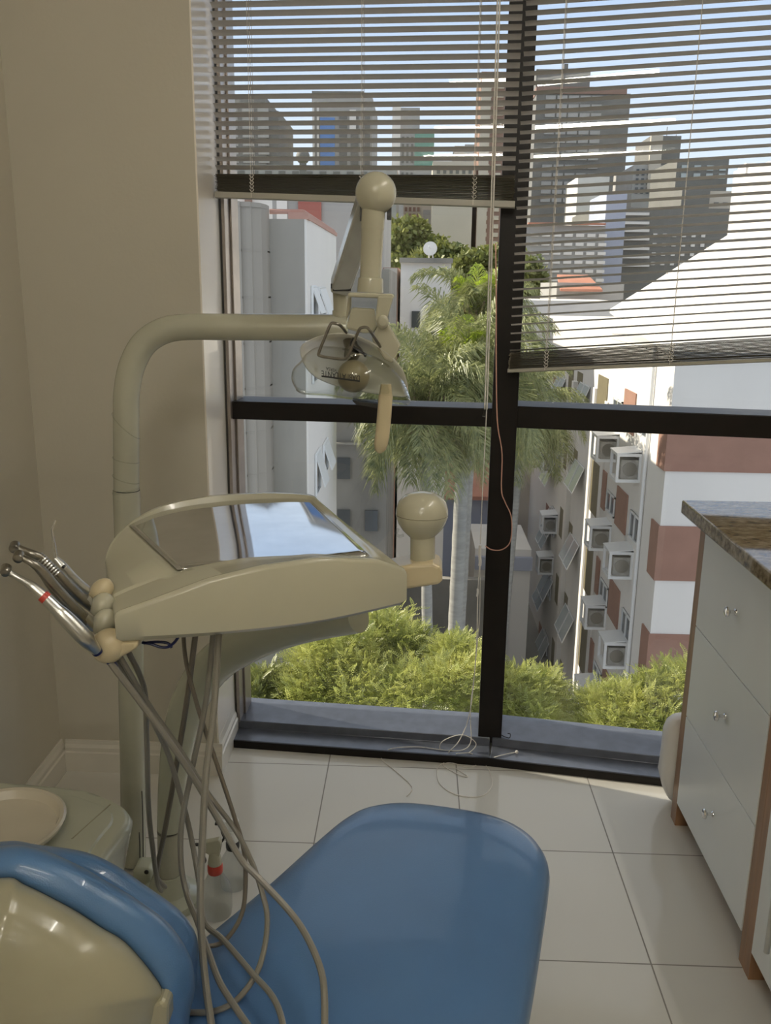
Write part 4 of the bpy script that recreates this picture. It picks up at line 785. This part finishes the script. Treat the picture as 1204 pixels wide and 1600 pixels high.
g = bld('red_roofed_house', 'low house with a small red roof behind the right blind', 870, 975, 442, 60, 8, 'greywall'); a, c = P(872, 455, 60), P(938, 440, 60); b = B(); b.prism([V((a.x, 59.2, a.z)), V((c.x, 59.2, a.z)), V((c.x-.3, 63, c.z+.3)), V((a.x+.3, 63, c.z+.3))], (0, 0, .15)); obj('roof', b, 'tileroof', g, smooth=False)
g = bld('pale_street_house', 'long pale house low behind the right blind', 818, 968, 470, 52, 7, 'whitewall'); pslab(g, 'grey_face', 880, 505, 925, 620, 52, 'greywall', .3); wins(g, 882, 512, 924, 560, 4, 2, 52, 'lav', .7, .6, .4)
g = bld('ochre_house', 'ochre fronted house beyond the palms', 806, 900, 560, 48.2, 3.0, 'beige'); wins(g, 812, 575, 870, 640, 3, 2, 48.2, 'brown', .5, .5, .2)
g = bld('street_shed', 'low shed with a red tiled roof seen under the palm fronds', 640, 790, 770, 46.5, 8, 'lav'); a, c = P(640, 772, 46.5), P(790, 752, 46.5); b = B(); b.prism([V((a.x-.3, 45.8, a.z-.1)), V((c.x+.3, 45.8, a.z-.1)), V((c.x+.3, 50, a.z+1.2)), V((a.x-.3, 50, a.z+1.2))], (0, 0, .2)); obj('roof', b, 'tileroof', g, smooth=False)
g = bld('white_kiosk', 'small white building on the yard right of the palm trunk', 742, 830, 858, 36, 4, 'whitewall'); pslab(g, 'blue_band', 742, 868, 830, 890, 36, 'lav', .2)
g = bld('yard_wall', 'dark weathered yard wall behind the front trees', 590, 790, 905, 33, .4, 'dwall', cat='wall')

# --- apartment building with air conditioners, along x = XF
XF, YF0 = 6.3, 22.
ab = thing('apartment_building', 'white apartment building with brick bands and window air conditioners on the right', 'building', (XF+4, YF0+14, GZ))
b = B(); b.bb((XF, YF0, GZ), (XF+9, YF0+7.4, -.15)); b.bb((XF, YF0+7.4, GZ), (XF+9, YF0+25, .0)); b.prism([V((XF, YF0+.01, -.16)), V((XF, YF0+7.4, -.02)), V((XF, YF0+7.4, -.16))], (8.9, 0, 0)); obj('walls', b, 'whitewall', ab, smooth=False)
rA, rB, rC, rD, rE = V((XF-.15, YF0-.15, -.15)), PX(952, 489, XF-.15), P(1137, 372, 33), V((XF+9.1, 33, P(1330, 320, 33).z)), V((XF+9.1, YF0-.15, -.15))
b = B(); up_ = V((0, 0, .12)); 
for tri in ((rA, rB, rC), (rA, rC, rD), (rA, rD, rE)): b.prism(list(tri), up_)
obj('roof', b, 'whitewall', ab, smooth=False)
for f in (.35, .62):
    a, c = rA.lerp(rE, f)+up_, rB.lerp(rC, f*1.3)+up_
    b = B(); b.tube([a, c], .03, 6); obj('roof_cable', b, 'concrete', ab)
bh = 3.0
for k, (ya, yc) in enumerate(((655, 737), (823, 908), (992, 1080))):
    z1, z0 = P(1100, ya, YF0).z, P(1100, yc, YF0).z
    ye = PX(1015, 860, XF).y
    b = B(); b.bb((XF-.045, YF0-.045, z0), (XF+9.02, ye, z1)); obj('brick_band', b, 'brick', ab, smooth=False)
PITCHZ = 2.98
def fr(name, x0, x1, ytop, ybot, m, rows, th=.05, edge_=False, back=False):
    cx = (x0+x1)/2; cy = (ytop+ybot)/2; yb_, ya = PX(x0, cy, XF).y, PX(x1, cy, XF).y; z1, z0 = PX(cx, ytop, XF).z, PX(cx, ybot, XF).z
    for k in rows:
        dz = -PITCHZ*k
        if z1+dz > -.5: continue
        b = B(); b.bb((XF-th, ya, z0+dz), (XF+.02, yb_, z1+dz)); o = obj(name, b, m, ab, smooth=False)
        if edge_:
            b = B(); w = .05
            for (p, q) in (((ya, z0), (ya+w, z1)), ((yb_-w, z0), (yb_, z1)), (((ya+yb_)/2-w/2, z0), ((ya+yb_)/2+w/2, z1)), ((ya, z0), (yb_, z0+w)), ((ya, z1-w), (yb_, z1))): b.bb((XF-th-.04, p[0], p[1]+dz), (XF-th+.01, q[0], q[1]+dz))
            obj('window_frame', b, 'alu', o, smooth=False)
fr('window', 984.5, 1000, 802, 847, 'winglass', (-1, 0, 1, 2, 3), .02, True)
fr('brick_panel', 962.5, 980, 764, 830, 'brick', (-1, 0, 1, 2, 3), .04)
fr('window', 948, 961.5, 770, 804, 'winglass', (-1, 0, 1, 2, 3), .02, True)
fr('brick_panel', 938, 947, 733, 796, 'brick', (0, 1, 2), .04)
fr('shaft_recess_panel', 923, 938, 722, 808, 'olive', (-1, 0, 1, 2, 3), .03)  # flat panel; dark olive colour stands in for the shaded shaft recess
fr('shaft_edge', 919, 923, 610, 1400, 'whitewall', (0,), .06)
fr('window', 893, 901, 700, 752, 'olive', (-1, 0, 1, 2, 3), .02)
fr('window', 881, 888, 685, 735, 'olive', (-1, 0, 1, 2, 3), .02)
fr('pier', 902, 905, 590, 1400, 'whitewall', (0,), .08)
fr('window', 868, 874, 690, 735, 'winglass', (-1, 0, 1, 2, 3), .02, True)
fr('window', 858, 864, 690, 730, 'brick', (-1, 0, 1, 2, 3), .02)
fr('pier', 875, 878, 580, 1400, 'whitewall', (0,), .2)
b = B(); b.tube([V((XF-.07, PX(1005, 800, XF).y, GZ)), V((XF-.07, PX(1005, 800, XF).y, .1))], .05, 8); obj('down_pipe', b, 'alu', ab)
def awning(x, y, w_, h_):
    p = PX(x, y, XF)
    for k in (-1, 0, 1, 2, 3):
        z = p.z - PITCHZ*k
        if z > -.3: continue
        for dy in (0, w_*.52):
            f = V((XF-.03, p.y+dy, z+h_/2)); o_ = V((XF-.42, p.y+dy, z-h_/2))
            b = B(); b.prism([f, f+V((0, w_*.48, 0)), o_+V((0, w_*.48, 0)), o_], (.025, 0, .02)); s = obj('awning_sash', b, 'pane', ab, smooth=False)
            b = B(); wv = V((0, w_*.48, 0))
            for (m0, m1) in ((f, f+wv), (o_, o_+wv), (f, o_), (f+wv, o_+wv)): b.tube([m0, m1], .022, 4)
            obj('sash_frame', b, 'alu', s, smooth=False)
awning(912, 752, 1.9, .95); awning(876, 720, 2.0, .95); awning(866, 745, 2.0, .9)
def aircon(x, y, label, sc=1.0):
    p = PX(x, y, XF-.34); w, h, d = .84*sc, .78*sc, .66*sc; c = V((XF-d/2, p.y, p.z))
    t = thing('air_conditioner', label, 'air conditioner', c-V((0, 0, h/2)), 'caged air conditioners on the apartment facade')
    b = B(); r = .045
    for i in (-1, 1):
        for j in (-1, 1):
            b.box(c+V((i*(d/2-r/2), j*(w/2-r/2), 0)), (r*1.6, r*1.6, h)); b.box(c+V((i*(d/2-r/2), 0, j*(h/2-r/2))), (r*1.5, w, r*1.9)); b.box(c+V((0, i*(w/2-r/2), j*(h/2-r/2))), (d, r*1.5, r*1.9))
    obj('cage', b, 'alu', t, smooth=False)
    b = B(); b.prism([c+V((-d/2-.03, -w/2-.03, h/2)), c+V((-d/2-.03, w/2+.03, h/2)), c+V((d/2, w/2+.03, h/2+.07)), c+V((d/2, -w/2-.03, h/2+.07))], (0, 0, .03)); obj('cover', b, 'alu', t, smooth=False)
    b = B(); b.box(c+V((.05, 0, -.06)), (d*.75, w*.78, h*.7)); u = obj('unit_body', b, 'acbody', t, smooth=False)
    b = B(); b.lathe([(h*.26, 0), (h*.26, .012), (h*.22, .012), (h*.22, .004), (.001, .004)], c+V((.05, -w*.39-.001, -.05)), (0, -1, 0), 18, cap=False); obj('fan_ring', b, 'dsteel', u)
for x, y, lb_ in ((944, 698, 'top row, farther of the pair, beneath the transom'), (976, 727, 'top row, nearer of the pair, beneath the transom'), (933, 836, 'second row, farther of the pair'), (964, 877, 'second row, nearer of the pair'), (926, 958, 'third row, farther of the pair'), (956, 1016, 'third row, nearer of the pair'), (915, 1080, 'lowest one, partly behind the tree')):
    aircon(x, y, 'white caged air conditioner, ' + lb_)
for x, y, lb_ in ((857, 722, 'small and far, by the palm tip'), (856, 816, 'small and far, second down from the palm tip'), (850, 880, 'small and far, third down from the palm tip')):
    aircon(x, y, 'white caged air conditioner, ' + lb_)
q0, q1 = P(1146, 268, 62), P(1290, 262, 52)
wb = thing('white_rooftop_house', 'white sunlit rooftop house above the sloping roof at right', 'building', ((q0.x+q1.x)/2+3, 58, GZ))
b = B(); b.prism([V((q0.x, q0.y, GZ)), V((q0.x+1.2, 49, GZ)), V((q0.x+14, 49, GZ)), V((q0.x+16, 66, GZ))], (0, 0, q0.z-GZ)); obj('walls', b, 'whitewall', wb, smooth=False)
c = P(1172, 266, 60); b = B(); b.bb(c+V((-.3, 0, -.3)), c+V((1.6, 1.5, .42))); obj('roof_cap', b, 'whitewall', wb, smooth=False)

# ------------------------------------------------------------------ plants
def leaf(b, c, d, n, L, W):
    s = d.cross(n).normalized()*W/2
    b.quad(c, c+d*L*.45+s, c+d*L, c+d*L*.45-s)
def rdir(r): 
    while True:
        v = V((r.uniform(-1, 1), r.uniform(-1, 1), r.uniform(-1, 1)))
        if .05 < v.length < 1: return v.normalized()
def tree(name, label, lobes, group, base, nspray=700, spray=.26, leaflet=.055, m='leaf', simple=False, seed=1, trunk=.12):
    r = random.Random(seed); cs = [(P(x, y, Y), pr(rx, P(x, y, Y)), pr(ry, P(x, y, Y))) for x, y, Y, rx, ry in lobes]
    ctr = sum((c for c, *_ in cs), V((0, 0, 0)))/len(cs); bp = V((ctr.x, ctr.y, base)); t = thing(name, label, 'tree', bp, group); b = B()
    for c, rx, rz in cs:
        for k in range(int(nspray)):
            d = rdir(r); 
            if d.z < -.55: d.z *= -1
            f = (r.uniform(.5, 1.0)**.6 if r.random() < .72 else r.uniform(.95, 1.3)) * (1+.4*noise.noise(d*2.6+c)); p = c + V((d.x*rx, d.y*rx, d.z*rz))*f
            if simple:
                for q in range(4):
                    e = rdir(r); leaf(b, p+rdir(r)*leaflet*.7, e, rdir(r), leaflet, leaflet*.6)
            else:
                o = (d + rdir(r)*.7 + V((0, 0, .1))).normalized(); n = (V((0, 0, 1)) + rdir(r)*.6).normalized(); sd = o.cross(n).normalized(); n = sd.cross(o)
                for q in range(7):
                    g = (q+1)/7.5; pp = p + o*spray*g - V((0, 0, 1))*spray*.35*g*g
                    for s in (-1, 1): leaf(b, pp, (sd*s + o*.55 - n*.15).normalized(), n, leaflet*(1.1-.5*g), leaflet*.36)
                leaf(b, p+o*spray-V((0, 0, 1))*spray*.35, o, n, leaflet, leaflet*.4)
    obj('foliage', b, m, t, smooth=False, norm=False)
    b = B(); top = ctr - V((0, 0, cs[0][2]*.2)); b.tube([bp, bp.lerp(top, .6), top], [trunk, trunk*.8, trunk*.5], 10)
    for c, rx, rz in cs: b.tube([bp.lerp(top, .55), bp.lerp(top, .8).lerp(c, .4), c], [trunk*.55, trunk*.4, trunk*.12], 7)
    obj('trunk', b, 'bark', t)
GF = 'feathery green trees below the window'
tree('leafy_tree', 'large bright yellow-green feathery tree below the left pane', [(545, 1050, 10.0, 60, 62), (610, 1018, 10.4, 56, 50), (500, 1058, 9.9, 44, 48), (575, 1000, 10.6, 40, 36), (560, 1100, 9.6, 80, 56), (640, 1050, 10.2, 50, 52), (640, 1105, 9.4, 66, 55), (490, 1105, 9.6, 42, 44), (712, 1050, 9.8, 40, 44), (700, 1105, 9.3, 52, 56), (738, 1090, 9.5, 36, 50)], GF, GZ, 1150, .22, .036, seed=3)
tree('leafy_tree', 'bright feathery treetop just right of the window post', [(810, 1098, 9.8, 40, 44), (785, 1110, 9.6, 40, 44), (845, 1100, 10.2, 28, 42), (810, 1140, 9.3, 52, 40)], GF, GZ, 1100, .22, .036, seed=4)
tree('leafy_tree', 'bright feathery tree below the right pane beside the cabinet', [(940, 1120, 9.7, 38, 36), (985, 1118, 9.6, 48, 40), (1040, 1105, 9.7, 48, 50), (1085, 1100, 9.6, 46, 62), (960, 1150, 9.3, 50, 36), (1030, 1150, 9.3, 60, 40)], GF, GZ, 1150, .22, .036, seed=5)
tree('garden_bush', 'dark green bush low at the left window edge', [(425, 1080, 9.9, 42, 30), (455, 1090, 9.8, 25, 24), (395, 1095, 9.6, 30, 24)], None, GZ, 330, .2, .05, 'leafdark', seed=6, trunk=.06)
GH = 'trees on the hillside'
for i, (lb_, lo_) in enumerate((('big rounded hillside tree just right of the lamp tube', [(626, 385, 128, 40, 46), (600, 372, 130, 34, 36), (650, 372, 129, 22, 34), (636, 420, 126, 48, 26), (590, 410, 128, 34, 36)]),
        ('light green hillside tree behind the satellite dish', [(690, 402, 122, 34, 22), (665, 412, 121, 30, 20), (715, 405, 122, 20, 18)]),
        ('darker hillside tree between dish and window post', [(742, 415, 118, 34, 28), (722, 430, 117, 28, 24)]),
        ('hillside tree against the window post under the brown tower', [(772, 410, 120, 28, 24), (795, 420, 119, 30, 30)]),
        ('dark crown on the hill beneath the beige block', [(678, 384, 140, 26, 14), (655, 390, 140, 18, 14)]))):
    tree('hill_tree', lb_, [(x, y+4, Y, rx*.8, ry*.76) for x, y, Y, rx, ry in lo_], GH, -6 - i*.3, 420, leaflet=.85, m='leafdark', simple=True, seed=20+i, trunk=.3)
tree('street_tree', 'dark tree behind the left end of the right blind', [(826, 440, 75.5, 20, 28), (822, 480, 75.5, 18, 32), (835, 520, 74.5, 18, 30)], None, GZ, 380, leaflet=.5, m='leafdark', simple=True, seed=31)

def palm(label, crown, base, Lf, nf, seed, trunk_r=.15, fro=None, up=()):
    r = random.Random(seed); c = P(*crown); bpt = P(*base); bpt = V((bpt.x, bpt.y, GZ)); t = thing('palm_tree', label, 'palm tree', bpt, 'palms in the yard')
    b = B(); pts = []; rs = []
    for k in range(60):
        f = k/59; p = bpt.lerp(c-V((0, 0, .35)), f); pts.append(p); rs.append(trunk_r*(1.15-.25*f)*(1+.03*math.sin(k*2.4)))
    b.tube(pts, rs, 14); obj('trunk', b, 'palmbark', t)
    b = B()
    for k in range(26):
        a = k*2.4; h = k/26; d = V((math.cos(a), math.sin(a), 0)); b.tube([c+d*.12+V((0, 0, -.75+h*.75)), c+d*(.24+.1*r.random())+V((0, 0, -.45+h*.7)), c+d*(.3+.25*r.random())+V((0, 0, -.2+h*.75))], [.07, .05, .02], 6)
    obj('leaf_bases', b, 'boots', t)
    def frond(b, az, el, L, sag, wid, ll, n=44):
        d = V((math.cos(az)*math.cos(el), math.sin(az)*math.cos(el), math.sin(el))); p = c.copy(); st = L/n; pts = [p]
        for k in range(n):
            d = (d - V((0, 0, sag/n*(1+k/n)))).normalized(); p = p + d*st; pts.append(p)
        b.tube(pts[::3], [.022*(1-.85*i/(len(pts[::3])-1)) for i in range(len(pts[::3]))], 5)
        for k in range(5, n+1):
            dd = (pts[k]-pts[k-1]).normalized(); sd = dd.cross(V((0, 0, 1))); 
            if sd.length < .05: sd = V((math.sin(az), -math.cos(az), 0))
            sd.normalize(); upv = sd.cross(dd); f = k/n; l = ll*(math.sin(math.pi*min(1, .12+.88*f))**.6+.12)
            for s in (-1, 1):
                for q in range(2):
                    e = (sd*s*r.uniform(.35, .9) + dd*r.uniform(.5, 1.0) + upv*r.uniform(-.15, .5)).normalized(); a = pts[k-1].lerp(pts[k], r.random()); m_ = a + e*l*.5 - V((0, 0, .04*l)); z = a + e*l*.85 - V((0, 0, l*r.uniform(.3, .55)))
                    w = dd*wid*.5; b.face([b.bm.verts.new(x) for x in (a-w*.6, a+w*.6, m_+w, m_-w)]); b.face([b.bm.verts.new(x) for x in (m_-w, m_+w, z)])
    b = B()
    for k in range(nf):
        az = k*2.3999+r.uniform(-.2, .2); f = k/nf; frond(b, az, lerp(1.3, -.1, f)+r.uniform(-.12, .12), Lf*r.uniform(.85, 1.1), lerp(1.4, 2.3, f), .034, .85*Lf/2.6)
    obj('fronds', b, 'palm', t, norm=False, smooth=False)
    if up:
        b = B()
        for az, el, L in up: frond(b, az, el, L, .5, .03, .55, 30)
        obj('young_fronds', b, 'palmy', t, norm=False, smooth=False)
palm('tall palm with a bright yellow-green spear left of the window post', (728, 596, 20), (704, 1010, 20), 2.75, 38, 2, .17, up=((.3, 1.35, 1.6), (5., 1.15, 1.4), (1.6, 1.4, 1.5), (4.3, 1.35, 1.5), (2.6, 1.3, 1.3), (-1.2, 1.2, 1.3), (.9, 1.15, 1.5), (3.6, 1.2, 1.3)))
palm('taller palm behind, its bright new fronds rising to the dish roof level', (745, 500, 22.6), (710, 1000, 22.6), 2.1, 28, 12, .13, up=((.3, 1.3, 1.4), (5., 1.15, 1.3), (1.6, 1.4, 1.4), (2.6, 1.25, 1.2), (-1.2, 1.2, 1.2), (.9, 1.15, 1.3), (4., 1.1, 1.3)))
palm('shorter palm with arching fronds behind the lamp handle', (664, 640, 18), (690, 1010, 18), 2.1, 34, 5, .12)
palm('far palm seen right of the window post', (816, 652, 26), (775, 1000, 26), 2.3, 30, 8, .13)

# ------------------------------------------------------------------ light
world = bpy.data.worlds.new('sky'); scene.world = world; world.use_nodes = True; nt = world.node_tree; bg = nt.nodes['Background']
tc = nt.nodes.new('ShaderNodeTexCoord'); sx = nt.nodes.new('ShaderNodeSeparateXYZ'); nt.links.new(tc.outputs['Generated'], sx.inputs[0])
rp = nt.nodes.new('ShaderNodeValToRGB'); e = rp.color_ramp.elements; e[0].position = 0; e[0].color = (.80, .86, .94, 1); e[1].position = 1; e[1].color = (.62, .62, .62, 1)
k = e.new(.12); k.color = (.74, .84, .98, 1); k = e.new(.30); k.color = (.47, .62, .88, 1); k = e.new(.5); k.color = (.64, .66, .68, 1)
nt.links.new(sx.outputs['Z'], rp.inputs[0]); nt.links.new(rp.outputs[0], bg.inputs[0]); bg.inputs[1].default_value = .84
EL = R(33); sd = bpy.data.lights.new('sun', 'SUN'); sd.energy = 5.2; sd.angle = R(.55); sd.color = (1, .90, .74); so = bpy.data.objects.new('sun', sd); COL.objects.link(so)
tosun = V((-.949*math.cos(EL), .315*math.cos(EL), math.sin(EL))); so.rotation_euler = tosun.to_track_quat('Z', 'Y').to_euler(); so.location = (-20, 10, 30)

vs = scene.view_settings; vs.view_transform = 'Standard'; vs.look = 'None'; vs.exposure = .55; vs.gamma = 1; vs.use_curve_mapping = False
scene.cycles.max_bounces = 10; scene.cycles.transparent_max_bounces = 24; scene.cycles.diffuse_bounces = 5; scene.cycles.use_denoising = True
scene.cycles.caustics_reflective = False; scene.cycles.caustics_refractive = False; scene.cycles.sample_clamp_indirect = 6
